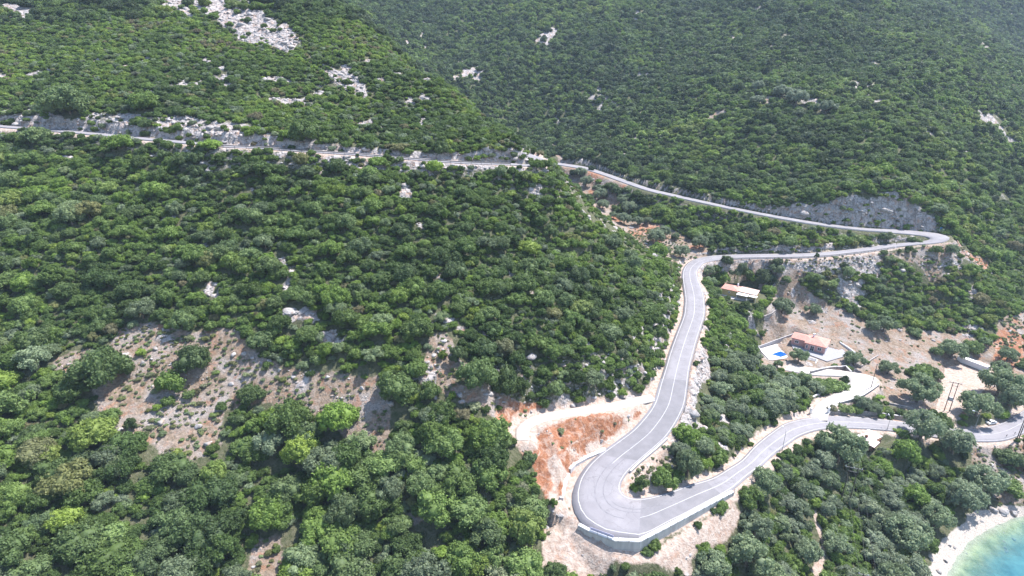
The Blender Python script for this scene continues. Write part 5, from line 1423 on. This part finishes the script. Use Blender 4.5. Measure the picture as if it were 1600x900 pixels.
# kerb wall on the inside of the hairpin
j0, j1 = near_i(R_MAIN, 1020, 683, 35.7), near_i(R_MAIN, 940, 760, 34.0)
ip = edge_pts(R_MAIN, 1, 0.45, j0, j1, 3)
wall_line('kerb_wall', [tuple(p) for p in ip], 'low pale concrete kerb wall on the inside of the hairpin', 'kerb wall', M_CONC, 0.45, 0.5, ztop=[p[2] + 0.45 for p in ip])

# guard rails
j0, j1 = near_i(R_MAIN, 1452, 380, 52.5), near_i(R_MAIN, 1190, 400, 47)
rail_line('guardrail', edge_pts(R_MAIN, 0, 0.6, 0, near_i(R_MAIN, 1115, 402, 45.4), 2), 'long grey guardrail along the lower edge of the middle road below the cliff', 'guardrail') if False else None
rail_line('guardrail', edge_pts(R_MAIN, 1, 0.6, 2, near_i(R_MAIN, 1140, 402, 45.8), 2), 'long grey guardrail along the downhill side of the road under the cliff', 'guardrail', mat=M_DARKST)
rail_line('guardrail', edge_pts(R_MAIN, 1, 0.5, near_i(R_MAIN, 1084, 460, 43), near_i(R_MAIN, 1040, 665, 36.8), 2), 'grey guardrail on the right side of the straight road above the hairpin', 'guardrail', mat=M_DARKST)
u0 = near_i(R_UP, 1395, 362, 55); u1 = near_i(R_UP, 1030, 300, 66)
rail_line('guardrail', edge_pts(R_UP, 0, 0.5, u0, u1, 2), 'grey guardrail on the near side of the upper road in front of the cliff', 'guardrail', mat=M_DARKST) if False else None
rail_line('guardrail', edge_pts(R_UP, 0 if R_UP[u0, 0, 1] < R_UP[u0, 1, 1] else 1, 0.5, u0, u1, 2), 'grey guardrail on the near side of the upper road in front of the cliff', 'guardrail', mat=M_CONC)
rail_line('guardrail', edge_pts(R_HIGH, 0 if R_HIGH[40, 0, 1] < R_HIGH[40, 1, 1] else 1, 0.6, near_i(R_HIGH, 330, 226, 111), near_i(R_HIGH, 800, 256, 102), 2), 'grey guardrail on the outer edge of the high road above the left wood', 'guardrail', mat=M_DARKST)

# ------------------------------------------------------------------ houses
def hip_roof(mb, x0, x1, y0, y1, z, rise, ov=0.45, thick=0.14):
    x0 -= ov; x1 += ov; y0 -= ov; y1 += ov
    w_, d_ = x1 - x0, y1 - y0
    if w_ > d_: r0, r1 = (x0 + d_ / 2, (y0 + y1) / 2), (x1 - d_ / 2, (y0 + y1) / 2)
    else: r0, r1 = ((x0 + x1) / 2, y0 + w_ / 2), ((x0 + x1) / 2, y1 - w_ / 2)
    o = len(mb.v)
    for zz in (z - thick, z): mb.v += [(x0, y0, zz), (x1, y0, zz), (x1, y1, zz), (x0, y1, zz)]
    mb.v += [(*r0, z + rise), (*r1, z + rise)]
    mb.f += [(o + 3, o + 2, o + 1, o)] + [(o + i, o + (i + 1) % 4, o + 4 + (i + 1) % 4, o + 4 + i) for i in range(4)]
    if w_ > d_: mb.f += [(o + 4, o + 5, o + 9, o + 8), (o + 5, o + 6, o + 9), (o + 6, o + 7, o + 8, o + 9), (o + 7, o + 4, o + 8)]
    else: mb.f += [(o + 4, o + 5, o + 8), (o + 5, o + 6, o + 9, o + 8), (o + 6, o + 7, o + 9), (o + 7, o + 4, o + 8, o + 9)]
    # ridge tiles
def opening(parent, name, c, u, n, w_, h_, frame=0.14, leaf=None, panes=1):
    """frame standing proud of a wall, with a dark pane; c is the bottom centre on the wall face"""
    c, u, n = (np.array(q, float) for q in (c, u, n)); up = np.array([0, 0, 1.0])
    f = MB(); m_ = c + n * 0.03
    f.box(m_ + up * (h_ - frame / 2), u * w_ / 2, n * 0.05, up * frame / 2)
    f.box(m_ + up * (frame / 2), u * w_ / 2, n * 0.05, up * frame / 2)
    for s_ in (-1, 1): f.box(m_ + u * s_ * (w_ / 2 - frame / 2) + up * h_ / 2, u * frame / 2, n * 0.048, up * (h_ / 2 - frame))
    for q in range(1, panes): f.box(m_ + u * (-w_ / 2 + w_ * q / panes) + up * h_ / 2, u * 0.04, n * 0.045, up * (h_ / 2 - frame))
    o = f.build(name, M_TRIM, parent)
    MB().box(c + up * h_ / 2 + n * 0.012, u * (w_ / 2 - frame * 0.8), n * 0.012, up * (h_ / 2 - frame * 0.8)).build('pane', leaf or M_GLASS, o)
    return o
# pink house. local x runs along the front, local y to the back
pc = Wz(1288, 553.5, Z_PINK); ang = math.atan2(-0.6, 0.8)
ph = thing('pink_house', 'single storey pink house with white window frames and a terracotta hipped roof, beside the pool', 'house', pc, ang)
hh = 3.3
MB().prism([(-8.2, 0), (0, 0), (0, 9.5), (-8.2, 9.5)], -0.5, hh).prism([(-14.2, 1.8), (-8.2, 1.8), (-8.2, 8.2), (-14.2, 8.2)], -0.5, hh - 0.003).build('wall', M_PINK, ph)
MB().box((0.03, 4.75, hh / 2 - 0.1), (0.04, 0, 0), (0, 4.7, 0), (0, 0, hh / 2 - 0.12)).build('white_facade', M_TRIM, ph)
rf = MB(); hip_roof(rf, -8.2, 0, 0, 9.5, hh + 0.12, 1.5); hip_roof(rf, -14.2, -5.5, 1.8, 8.2, hh + 0.115, 1.25)
roof = rf.build('roof', M_TILE, ph)
MB().box((-6.2, 6.5, hh + 1.5), (0.35, 0, 0), (0, 0.35, 0), (0, 0, 0.9)).box((-6.2, 6.5, hh + 2.45), (0.45, 0, 0), (0, 0.45, 0), (0, 0, 0.06)).build('chimney', M_TRIM, roof)
opening(ph, 'window', (-2.3, 0, 1.0), (1, 0, 0), (0, -1, 0), 1.7, 1.6, panes=2)
opening(ph, 'door', (-5.2, 0, 0.02), (1, 0, 0), (0, -1, 0), 1.7, 2.5, panes=2)
opening(ph, 'window', (-7.4, 0, 0.8), (1, 0, 0), (0, -1, 0), 0.9, 1.7)
opening(ph, 'window', (-12.0, 1.8, 1.1), (1, 0, 0), (0, -1, 0), 1.7, 1.4, panes=2)
for y_ in (2.2, 5.0, 7.8): opening(ph, 'window', (0.07, y_, 0.3), (0, 1, 0), (1, 0, 0), 1.3, 2.4, panes=2)
# terrace
def pz(pts, z): return [Wz(*p, z)[:2] for p in pts]
def slab(name, poly, z0, z1, mat, label, cat, top=None, kind=None):
    base = poly[0]; e = None
    pl = [(p[0] - base[0], p[1] - base[1]) for p in poly]
    if top is None:
        o = MB().prism(pl, 0, z1 - z0).build(name, mat); o.location = (base[0], base[1], z0); tag(o, label, cat, kind=kind); return o
    e = thing(name, label, cat, (base[0], base[1], z0))
    MB().prism(pl, 0, z1 - z0 - 0.12).build('retaining_wall', mat, e); 
    cx = sum(p[0] for p in pl) / len(pl); cy = sum(p[1] for p in pl) / len(pl)
    MB().prism([(cx + (p[0] - cx) * 1.012, cy + (p[1] - cy) * 1.012) for p in pl], z1 - z0 - 0.118, z1 - z0).build('paving', top, e)
    return e
slab('terrace', pz(((1240, 545), (1236, 537), (1250, 524), (1300, 528), (1322, 552), (1320, 556.5), (1292, 564.5), (1262, 553), (1252, 549)), Z_PINK + 0.02), Z_PINK - 4.5, Z_PINK + 0.06, M_STONE, 'grey paved terrace on a stone retaining wall around the pink house', 'terrace', M_PAVE)
slab('pool_deck', pz(((1184, 546), (1213, 537.5), (1238, 549), (1228, 560), (1206, 563), (1197, 561)), Z_POOL + 0.2), Z_POOL - 3.5, Z_POOL + 0.25, M_STONE, 'white paved pool deck left of the pink house', 'pool deck', M_DRIVE)
pp = pz(((1205, 553.5), (1219.5, 548.8), (1232.5, 554), (1220, 558)), Z_POOL + 0.28)
bs = pp[0]; pool = thing('swimming_pool', 'small bright blue swimming pool set in the white deck', 'pool', (bs[0], bs[1], Z_POOL + 0.25))
pl_ = [(p[0] - bs[0], p[1] - bs[1]) for p in pp]
cx = sum(p[0] for p in pl_) / 4; cy = sum(p[1] for p in pl_) / 4
MB().prism([(cx + (p[0] - cx) * 1.12, cy + (p[1] - cy) * 1.12) for p in pl_], -0.05, 0.05).build('rim', M_WHITE, pool)
MB().prism(pl_, 0.0, 0.056).build('water', M_POOLW, pool)
wall_line('garden_wall', pz(((1183, 541.5), (1206, 534.5), (1240, 524), (1265, 516.5), (1283, 519.5)), Z_PINK + 0.5), 'long white garden wall behind the pink house and pool', 'wall', M_CONC, 0.9, 0.3, sink=2, capm=None, ztop=[20.6, 21.2, 21.6, 22, 22])
wall_line('garden_wall', pz(((1183, 541.5), (1190, 552), (1200, 562)), Z_POOL), 'pale garden wall down the left side of the pool deck', 'wall', M_CONC, 0.9, 0.35, sink=3, ztop=[20.2, 20.0, 19.8])
wall_line('garden_wall', pz(((1311, 539), (1326, 546), (1336, 552)), Z_PINK), 'pale garden wall stepping down right of the pink house', 'wall', M_WHITE, 0.9, 0.35, sink=3)
stt = thing('outdoor_steps', 'pale flight of garden steps climbing from the drive to the terrace', 'steps', Wz(1262, 569, 18.6), ang)
sb = MB()
for i in range(7): sb.box((1.0, i * 0.5, 0.0 + i * 0.25), (1.7, 0, 0), (0, 0.26, 0), (0, 0, 0.5))
sb.build('tread', M_CONC, stt)
for s_ in (-0.9, 2.9): MB().box((s_, 1.6, 0.6), (0.14, 0, 0), (0, 2.1, 0), (0, 0, 1.1)).build('side_wall', M_WHITE, stt)
# garden and drive walls of stone
SW = [
 (((1266, 584), (1285, 579), (1305, 576.5), (1320, 577.5), (1330, 582)), 20.6, 1.3, 'curved stone wall on the uphill side of the bright drive below the pink house'),
 (((1268, 624), (1283, 616), (1300, 611), (1318, 607), (1327, 602)), 21.2, 1.0, 'curved stone wall between the drive and the brown hedge'),
 (((1311, 632), (1330, 627), (1348, 620), (1362, 611), (1372, 604)), 20.8, 1.0, 'curved stone wall on the outer side of the drive'),
 (((1296, 645), (1330, 646), (1370, 648), (1413, 655)), 18.4, 1.2, 'long stone wall between the coast road and the garden right of the gate'),
 (((1383, 630), (1400, 634), (1425, 640)), 17.2, 0.8, 'short stone terrace wall in the dry field beside the big olive'),
 (((1193, 497), (1206, 491), (1221, 486)), 29.5, 0.9, 'short pale wall at the top left corner of the dry field'),
 (((1330, 565), (1345, 575), (1362, 562), (1372, 556)), 19.5, 0.5, 'low rubble wall crossing the dry field right of the pink house'),
]
for pts, z, h_, lb in SW:
    wall_line('stone_wall', [hit(*p) for p in pts], lb, 'wall', M_STONE, h_, 0.5, capm=M_CONC if h_ > 0.9 else None, cap_h=0.08, group='stone walls around the houses')
gt = thing('driveway_gate', 'white double gate between two pillars where the drive meets the coast road', 'gate', Wz(1266, 645, 20.7), 0)
g1 = np.array(Wz(1294, 644.5, 20.7)) - np.array(Wz(1266, 645, 20.7))
for q in (np.zeros(3), g1): MB().box(q + [0, 0, 0.9], (0.28, 0, 0), (0, 0.28, 0), (0, 0, 1.1)).box(q + [0, 0, 2.08], (0.36, 0, 0), (0, 0.36, 0), (0, 0, 0.08)).build('pillar', M_WHITE, gt)
for s_ in (0, 1):
    a = g1 * (0.06 + 0.45 * s_); b = g1 * (0.49 + 0.45 * s_); lf = MB()
    for z_ in (0.35, 0.9, 1.45): lf.tube([a + [0, 0, z_], b + [0, 0, z_]], 0.045, 5)
    for t_ in np.linspace(0, 1, 9): q = a + (b - a) * t_; lf.tube([q + [0, 0, 0.3], q + [0, 0, 1.5]], 0.025, 4)
    lf.build('gate_leaf', M_TRIM, gt)

# ochre house
yc = Wz(1150.5, 464.5, Z_YEL)
yh = thing('ochre_house', 'small ochre house with a red tiled roof and white awnings in a green garden', 'house', yc, math.atan2(-0.57, 0.82))
MB().prism([(-7.4, 0), (0, 0), (0, 7), (-7.4, 7)], -1.5, 3.1).prism([(0, 1.5), (8.5, 1.5), (8.5, 7), (0, 7)], -1.5, 2.79).build('wall', M_YELLOW, yh)
rf = MB(); hip_roof(rf, -7.4, 0, 0, 7, 3.22, 1.35, 0.4); rf.build('roof', M_TILE, yh)
MB().box((-1.2, 5.6, 4.2), (0.3, 0, 0), (0, 0.3, 0), (0, 0, 0.9)).build('chimney', M_TRIM, yh)
M_PALEROOF = plain('faded_roof', (0.52, 0.37, 0.33), 0.85, 0.15, 0.15, 1.5)
MB().poly([(0.2, 1.2, 3.0), (8.9, 1.2, 2.7), (8.9, 7.3, 3.25), (0.2, 7.3, 3.5)]).poly([(0.2, 1.2, 2.85), (0.2, 7.3, 3.35), (8.9, 7.3, 3.1), (8.9, 1.2, 2.55)]).poly([(0.2, 1.2, 2.85), (8.9, 1.2, 2.55), (8.9, 1.2, 2.7), (0.2, 1.2, 3.0)]).poly([(8.9, 1.2, 2.55), (8.9, 7.3, 3.1), (8.9, 7.3, 3.25), (8.9, 1.2, 2.7)]).build('lean_to_roof', M_PALEROOF, yh)
aw_ = MB().box((2.9, -0.9, 2.45), (2.6, 0, 0), (0, 2.0, -0.12), (0, 0, 0.05)).build('awning', M_TRIM, yh)
aw2 = MB().box((7.6, -0.4, 2.35), (1.8, 0, 0), (0, 1.5, -0.08), (0, 0, 0.05)).build('awning', M_TRIM, yh)
for px_p, py_p in ((0.6, -2.7), (5.2, -2.7), (9.2, -1.7)): MB().box((px_p, py_p, 0.7), (0.06, 0, 0), (0, 0.06, 0), (0, 0, 1.6)).build('awning_post', M_TRIM, yh)
opening(yh, 'window', (-3.7, 0, 1.4), (1, 0, 0), (0, -1, 0), 0.9, 0.9)
opening(yh, 'door', (-0.02 + 0.02, 1.0, 0.0), (0, 1, 0), (1, 0, 0), 0.8, 2.1)
slab('terrace', pz(((1119, 457), (1131, 451), (1152, 450), (1182, 461), (1178, 468), (1159, 469.5), (1140, 466)), Z_YEL), Z_YEL - 1.6, Z_YEL + 0.02, M_WHITE, 'white walled terrace in front of the ochre house', 'terrace', M_CONC)
# hut with white roof among the olives
hc = Wz(1363, 705.5, Z_HUT)
hb = thing('white_roofed_hut', 'low hut with a patched white and pinkish roof hidden among olives below the coast road', 'hut', hc, math.radians(38))
MB().prism([(-0.2, 0.2), (7.4, 0.2), (7.4, 6.6), (-0.2, 6.6)], -1.5, 2.2).build('wall', M_BROWN, hb)
M_ROOFW = plain('white_sheet_roof', (0.70, 0.66, 0.65), 0.7, 0.2, 0.08, 1.2)
M_ROOFP = plain('pinkish_sheet_roof', (0.60, 0.46, 0.46), 0.75, 0.2, 0.18, 1.0)
def sheet(mb, pts, t=0.12):
    o = len(mb.v); n = len(pts); mb.v += [tuple(p) for p in pts] + [(p[0], p[1], p[2] - t) for p in pts]
    mb.f += [tuple(range(o, o + n)), tuple(o + 2 * n - 1 - i for i in range(n))] + [(o + i, o + n + i, o + n + (i + 1) % n, o + (i + 1) % n) for i in range(n)]
    return mb
sheet(MB(), [(-0.8, -0.5, 2.3), (3.9, -0.5, 2.35), (3.9, 7.2, 3.2), (-0.8, 7.2, 3.1)]).build('roof', M_ROOFP, hb)
sheet(sheet(MB(), [(3.6, 1.0, 2.6), (8.3, 0.4, 2.4), (8.3, 7.4, 3.0), (3.6, 7.4, 3.3)]), [(-1.0, 5.0, 3.05), (3.7, 5.0, 3.12), (3.7, 8.2, 3.42), (-1.0, 8.2, 3.35)]).build('roof_extension', M_ROOFW, hb)
MB().box((2.6, 3.6, 3.1), (0.4, 0, 0), (0, 0.4, 0), (0, 0, 0.55)).build('chimney', M_BROWN, hb)
# white container
cc = Wz(1541, 582.5, Z_LOT)
cu = np.array([0.48, -0.88])
ct = thing('container', 'long white metal container on the gravel lot beside olive trees', 'container', cc, math.atan2(-cu[1], -cu[0]))
b_ = MB().box((6.0, -1.22, 1.38), (6.0, 0, 0), (0, 1.22, 0), (0, 0, 1.2))
for i in range(29): b_.box((0.3 + i * 0.41, 0.0, 1.38), (0.08, 0, 0), (0, 0.05, 0), (0, 0, 1.05)); b_.box((0.3 + i * 0.41, -2.44, 1.38), (0.08, 0, 0), (0, 0.05, 0), (0, 0, 1.05))
b_.build('body', M_TRIM, ct)
MB().box((6.0, -1.22, 2.62), (6.05, 0, 0), (0, 1.28, 0), (0, 0, 0.05)).build('roof', M_WHITE, ct)
MB().box((3, -1.22, 0.08), (0.3, 0, 0), (0, 1.1, 0), (0, 0, 0.1)).box((9, -1.22, 0.08), (0.3, 0, 0), (0, 1.1, 0), (0, 0, 0.1)).build('skid', M_DARKST, ct)
for y_ in (-0.62, -1.82): MB().box((-0.04, y_, 1.38), (0.04, 0, 0), (0, 0.56, 0), (0, 0, 1.12)).build('door', M_TRIM, ct)
# small kiosk at the right edge of the frame
kc = hit(1597, 617)
kt = thing('kiosk', 'small blue and white booth at the right edge beside the olives', 'booth', kc, 0.5)
MB().box((0, 0, 1.1), (1.2, 0, 0), (0, 1.0, 0), (0, 0, 1.3)).build('body', M_TRIM, kt)
MB().box((0, -1.03, 1.2), (0.6, 0, 0), (0, 0.03, 0), (0, 0, 0.5)).build('window', M_BLUE, kt)
MB().box((0, 0, 2.46), (1.45, 0, 0), (0, 1.25, 0), (0, 0, 0.06)).build('roof', M_CONC, kt)

# ------------------------------------------------------------------ car
def car(label, loc, rz):
    e = thing('parked_car', label, 'car', loc, rz)
    prof = [(-2.1, 0.35), (-2.12, 0.75), (-1.95, 0.95), (-1.25, 0.98), (-0.75, 1.42), (0.55, 1.44), (1.2, 1.0), (1.95, 0.86), (2.12, 0.65), (2.1, 0.35)]
    v, f = [], []
    n = len(prof)
    for yy_, sc_ in ((-0.82, 1), (-0.70, 1), (0.70, 1), (0.82, 1)):
        for x_, z_ in prof:
            top = max(0, z_ - 0.95) * 0.35
            v.append((x_, (abs(yy_) - (top if abs(yy_) > 0.75 else top * 0.6)) * (1 if yy_ > 0 else -1), z_ - (0.05 if abs(yy_) > 0.75 else 0)))
    for r_ in range(3):
        for i in range(n - 1): a = r_ * n + i; f.append((a, a + n, a + n + 1, a + 1))
    f += [tuple(range(n)), tuple(4 * n - 1 - i for i in range(n))]
    f += [(0 + r_ * n, n - 1 + r_ * n, n - 1 + (r_ + 1) * n, (r_ + 1) * n) for r_ in range(3)]
    mesh_obj('body', v, f, M_CARP, e)
    g_ = MB()
    g_.poly([(0.62, -0.62, 1.42), (0.62, 0.62, 1.42), (1.17, 0.68, 1.03), (1.17, -0.68, 1.03)]); mesh_obj('windscreen', [(p[0] + 0.02, p[1], p[2] + 0.02) for p in g_.v], g_.f, M_GLASS, e)
    g_ = MB(); g_.poly([(-0.8, 0.62, 1.40), (-0.8, -0.62, 1.40), (-1.22, -0.68, 1.02), (-1.22, 0.68, 1.02)]); mesh_obj('rear_window', [(p[0] - 0.02, p[1], p[2] + 0.02) for p in g_.v], g_.f, M_GLASS, e)
    for s_ in (-1, 1):
        MB().poly([(-1.0, s_ * 0.83, 1.0), (1.0, s_ * 0.83, 1.0), (0.5, s_ * 0.70, 1.36), (-0.68, s_ * 0.70, 1.36)][::s_]).build('side_window', M_GLASS, e)
        MB().box((2.1, s_ * 0.6, 0.66), (0.04, 0, 0), (0, 0.16, 0), (0, 0, 0.08)).build('headlight', M_TRIM, e)
        for x_ in (-1.3, 1.35):
            w_ = MB().tube([(x_, s_ * 0.64, 0.32), (x_, s_ * 0.84, 0.32)], [0.32, 0.32], 14).build('wheel', M_TYRE, e)
            MB().poly([(x_ + 0.19 * math.cos(t), s_ * 0.85, 0.32 + 0.19 * math.sin(t)) for t in np.linspace(0, 2 * math.pi, 10, endpoint=False)]).build('rim', M_STEEL, w_)
    return e
M_CARP = plain('white_car_paint', (0.68, 0.68, 0.68), 0.3, 0.5, 0.03); M_TYRE = plain('tyre', (0.02, 0.02, 0.02), 0.8, 0.2)
cp = hit(1548, 662); car('small white car parked on the verge beside the coast road under the olives', (cp[0], cp[1], cp[2] + 0.05), math.radians(14))

# ------------------------------------------------------------------ poles, lamp, signs
def pole_h(base, py_top):
    """height at which a vertical at `base` reaches photograph row py_top"""
    x, y, z = base; lo, hi_ = 0, 30
    for _ in range(30):
        m_ = (lo + hi_) / 2
        if proj(x, y, z + m_)[1] > py_top: lo = m_
        else: hi_ = m_
    return m_
def hpole(b0, b1, ptop, label, transformer=False, over=1.2):
    a = np.array(b0); b = np.array(b1); h_ = pole_h(b0, ptop)
    e = thing('utility_pole', label, 'utility pole', tuple(a), 0); d = b - a; d[2] = 0; u = d / np.linalg.norm(d)
    for q in (np.zeros(3), b - a): MB().tube([q - [0, 0, 1], q + [0, 0, h_ - max(0, q[2])]], [0.17, 0.12], 8).build('pole', M_WOODP, e)
    MB().box(d / 2 + [0, 0, h_ - 0.25], u * (np.linalg.norm(d) / 2 + over), np.cross(u, [0, 0, 1]) * 0.09, (0, 0, 0.09)).box(d / 2 + [0, 0, h_ - 1.6], u * (np.linalg.norm(d) / 2 + 0.2), np.cross(u, [0, 0, 1]) * 0.06, (0, 0, 0.06)).build('crossarm', M_DARKST, e)
    for t_ in (-1, 0, 1):
        q = d / 2 + u * t_ * (np.linalg.norm(d) / 2 + over * 0.9) + [0, 0, h_ - 0.15]
        MB().tube([q, q + [0, 0, 0.15], q + [0, 0, 0.3], q + [0, 0, 0.42]], [0.05, 0.10, 0.10, 0.04], 8).build('insulator', M_TRIM, e)
    if transformer:
        t_ = MB().box(d / 2 + [0, 0, h_ * 0.45], u * 0.55, np.cross(u, [0, 0, 1]) * 0.42, (0, 0, 0.6)); 
        for i in (-1, 0, 1): t_.tube([d / 2 + u * i * 0.3 + [0, 0, h_ * 0.45 + 0.6], d / 2 + u * i * 0.3 + [0, 0, h_ * 0.45 + 1.0]], [0.07, 0.04], 6)
        t_.build('transformer', M_CONC, e)
        MB().box(d / 2 + [0, 0, h_ * 0.45 - 0.75], u * (np.linalg.norm(d) / 2 + 0.3), np.cross(u, [0, 0, 1]) * 0.5, (0, 0, 0.06)).build('platform', M_STEEL, e)
    return e, a, d, h_
def on(px, py): q = hit(px, py); return (q[0], q[1], q[2])
b0 = on(1475, 642); 
HP1 = hpole(b0, (b0[0] + 1.5, b0[1] - 0.7, b0[2]), 597, 'pair of dark utility poles carrying a grey transformer on the gravel lot', True)
b0 = on(1314, 782)
HP2 = hpole(b0, (b0[0] + 2.1, b0[1] - 0.8, b0[2]), 729, 'pair of dark utility poles with crossarm rising from the olives above the cove')
t_ = Wz(1350, 896, 19.0); b0 = (t_[0], t_[1], float(hgt(t_[0], t_[1])))
HP3 = hpole(b0, (b0[0] + 1.8, b0[1] - 0.6, b0[2]), 897, 'pair of utility poles with white insulators, only the top showing at the bottom edge')
b0 = on(1588, 688)
HP4 = hpole(b0, (b0[0] + 0.9, b0[1] + 0.2, b0[2]), 648, 'pair of dark utility poles at the right edge beside the coast road', over=0.8)
def lamp(label, b, ptop, aim):
    h_ = pole_h(b, ptop); e = thing('street_lamp', label, 'street lamp', b)
    MB().tube([(0, 0, -0.5), (0, 0, 0.6), (0, 0, 0.65), (0, 0, h_ - 0.6)], [0.13, 0.13, 0.09, 0.06], 8).build('pole', M_STEEL, e)
    ax = np.array([aim[0], aim[1], 0.0])
    MB().tube([(0, 0, h_ - 0.62), ax * 0.4 + [0, 0, h_ - 0.2], ax * 1.7 + [0, 0, h_]], [0.05, 0.045, 0.04], 6).build('arm', M_STEEL, e)
    MB().tube([ax * 1.6 + [0, 0, h_], ax * 1.8 + [0, 0, h_ + 0.02], ax * 2.35 + [0, 0, h_ + 0.06], ax * 2.5 + [0, 0, h_ + 0.06]], [0.06, 0.16, 0.15, 0.05], 8).build('lamp_head', M_TRIM, e)
lamp('tall grey street lamp with a white head beside the parked car', Wz(1516, 689, 11.0), 644, (-0.9, 0.4))
lamp('thin grey street lamp on the outer edge of the road below the gate', on(1222, 704), 672, (-0.2, 0.9))
lamp('thin grey street lamp beside the road in front of the long stone wall', on(1386, 672), 652, (0.2, 0.9))
def wpole(label, b, ptop, group=None):
    h_ = pole_h(b, ptop); e = thing('utility_pole', label, 'utility pole', b)
    MB().tube([(0, 0, -0.6), (0, 0, h_)], [0.14, 0.10], 8).build('pole', M_WOODP, e)
    MB().box((0, 0, h_ - 0.3), (0.5, 0, 0), (0, 0.05, 0), (0, 0, 0.05)).build('crossarm', M_DARKST, e)
    for s_ in (-0.42, 0.42): MB().tube([(s_, 0, h_ - 0.26), (s_, 0, h_ - 0.14), (s_, 0, h_ - 0.02)], [0.03, 0.06, 0.03], 6).build('insulator', M_TRIM, e)
    return e, b, h_
W1 = wpole('single leaning looking wooden pole at the bright drive bend', on(1361, 606), 569)
W1[0]['label'] = 'single slim wooden utility pole at the bend of the bright drive'
W2 = wpole('single slim wooden utility pole behind the olive above the lot', on(1553, 605), 566)
# overhead wires strung between the pole tops
def wire(a, b, sag, label):
    a, b = np.array(a, float), np.array(b, float); pts = []
    for t_ in np.linspace(0, 1, 14): q = a + (b - a) * t_; q[2] -= sag * 4 * t_ * (1 - t_); pts.append(q)
    o = MB().tube(pts, 0.018, 4).build('overhead_wire', M_DARKST); tag(o, label, 'wire', 'overhead wires')
def ptop(H_, s_): e, a, d, h_ = H_; u = d / np.linalg.norm(d); return a + d / 2 + u * s_ * (np.linalg.norm(d) / 2 + 1.0) + [0, 0, h_ + 0.2]
for s_, nm in ((-1, 'left'), (0, 'middle'), (1, 'right')):
    wire(ptop(HP1, s_), ptop(HP2, s_), 2.0, nm + ' one of three wires between the transformer poles and the poles above the cove')
    wire(ptop(HP2, s_), ptop(HP3, s_), 1.0, nm + ' one of three wires running down from the poles above the cove')
# blue sign at the bend
bs_ = Wz(1469, 362.5, 54.3)
sg = thing('road_sign', 'blue rectangular road sign on two posts at the tight bend under the cliff', 'road sign', bs_, 0.45)
for s_ in (-0.8, 0.8): MB().tube([(s_, 0, -0.6), (s_, 0, 2.9)], 0.05, 6).build('post', M_STEEL, sg)
MB().box((0, -0.08, 1.9), (1.2, 0, 0), (0, 0.03, 0), (0, 0, 0.95)).build('panel', M_BLUE, sg)
for i, (px_p, py_p) in enumerate(((1571, 685), (1584, 681))):
    q = on(px_p, py_p); h_ = thing('chevron_sign', ('left' if i == 0 else 'right') + ' one of two dark bend marker signs on the outer edge of the coast road', 'road sign', q, 0.5, 'bend marker signs')
    MB().tube([(0, 0, -0.4), (0, 0, 1.6)], 0.04, 6).build('post', M_STEEL, h_)
    MB().box((0, -0.06, 1.35), (0.35, 0, 0), (0, 0.02, 0), (0, 0, 0.35)).build('panel', M_TYRE, h_)
    pc_ = MB(); 
    for z_ in (-1, 1): pc_.box((0.03, -0.085, 1.35 + z_ * 0.13), (0.14, 0, z_ * -0.13), (0, 0.006, 0), (0.03, 0, z_ * 0.03))
    pc_.build('arrow', M_PAINT, h_)

# ------------------------------------------------------------------ air
k = NT('air')
pv = k.n('ShaderNodeVolumePrincipled'); pv.inputs['Color'].default_value = (0.62, 0.78, 1.0, 1); pv.inputs['Density'].default_value = HAZE
pv.inputs['Anisotropy'].default_value = 0.0
k.l(pv.outputs[0], k.out.inputs['Volume'])
o = MB().box((200, 700, 200), (1520, 0, 0), (0, 1010, 0), (0, 0, 0)).build('haze', k.m); 
me = o.data
zt = float(max(H.max(), 260)) + 15; zb = float(H.min()) - 1
o2 = MB().box((200, 700, (zt + zb) / 2), (1600, 0, 0), (0, 1100, 0), (0, 0, (zt - zb) / 2)); bpy.data.objects.remove(o)
o = o2.build('haze', k.m); tag(o, 'faint bluish summer haze in the air over the valley', kind='stuff')
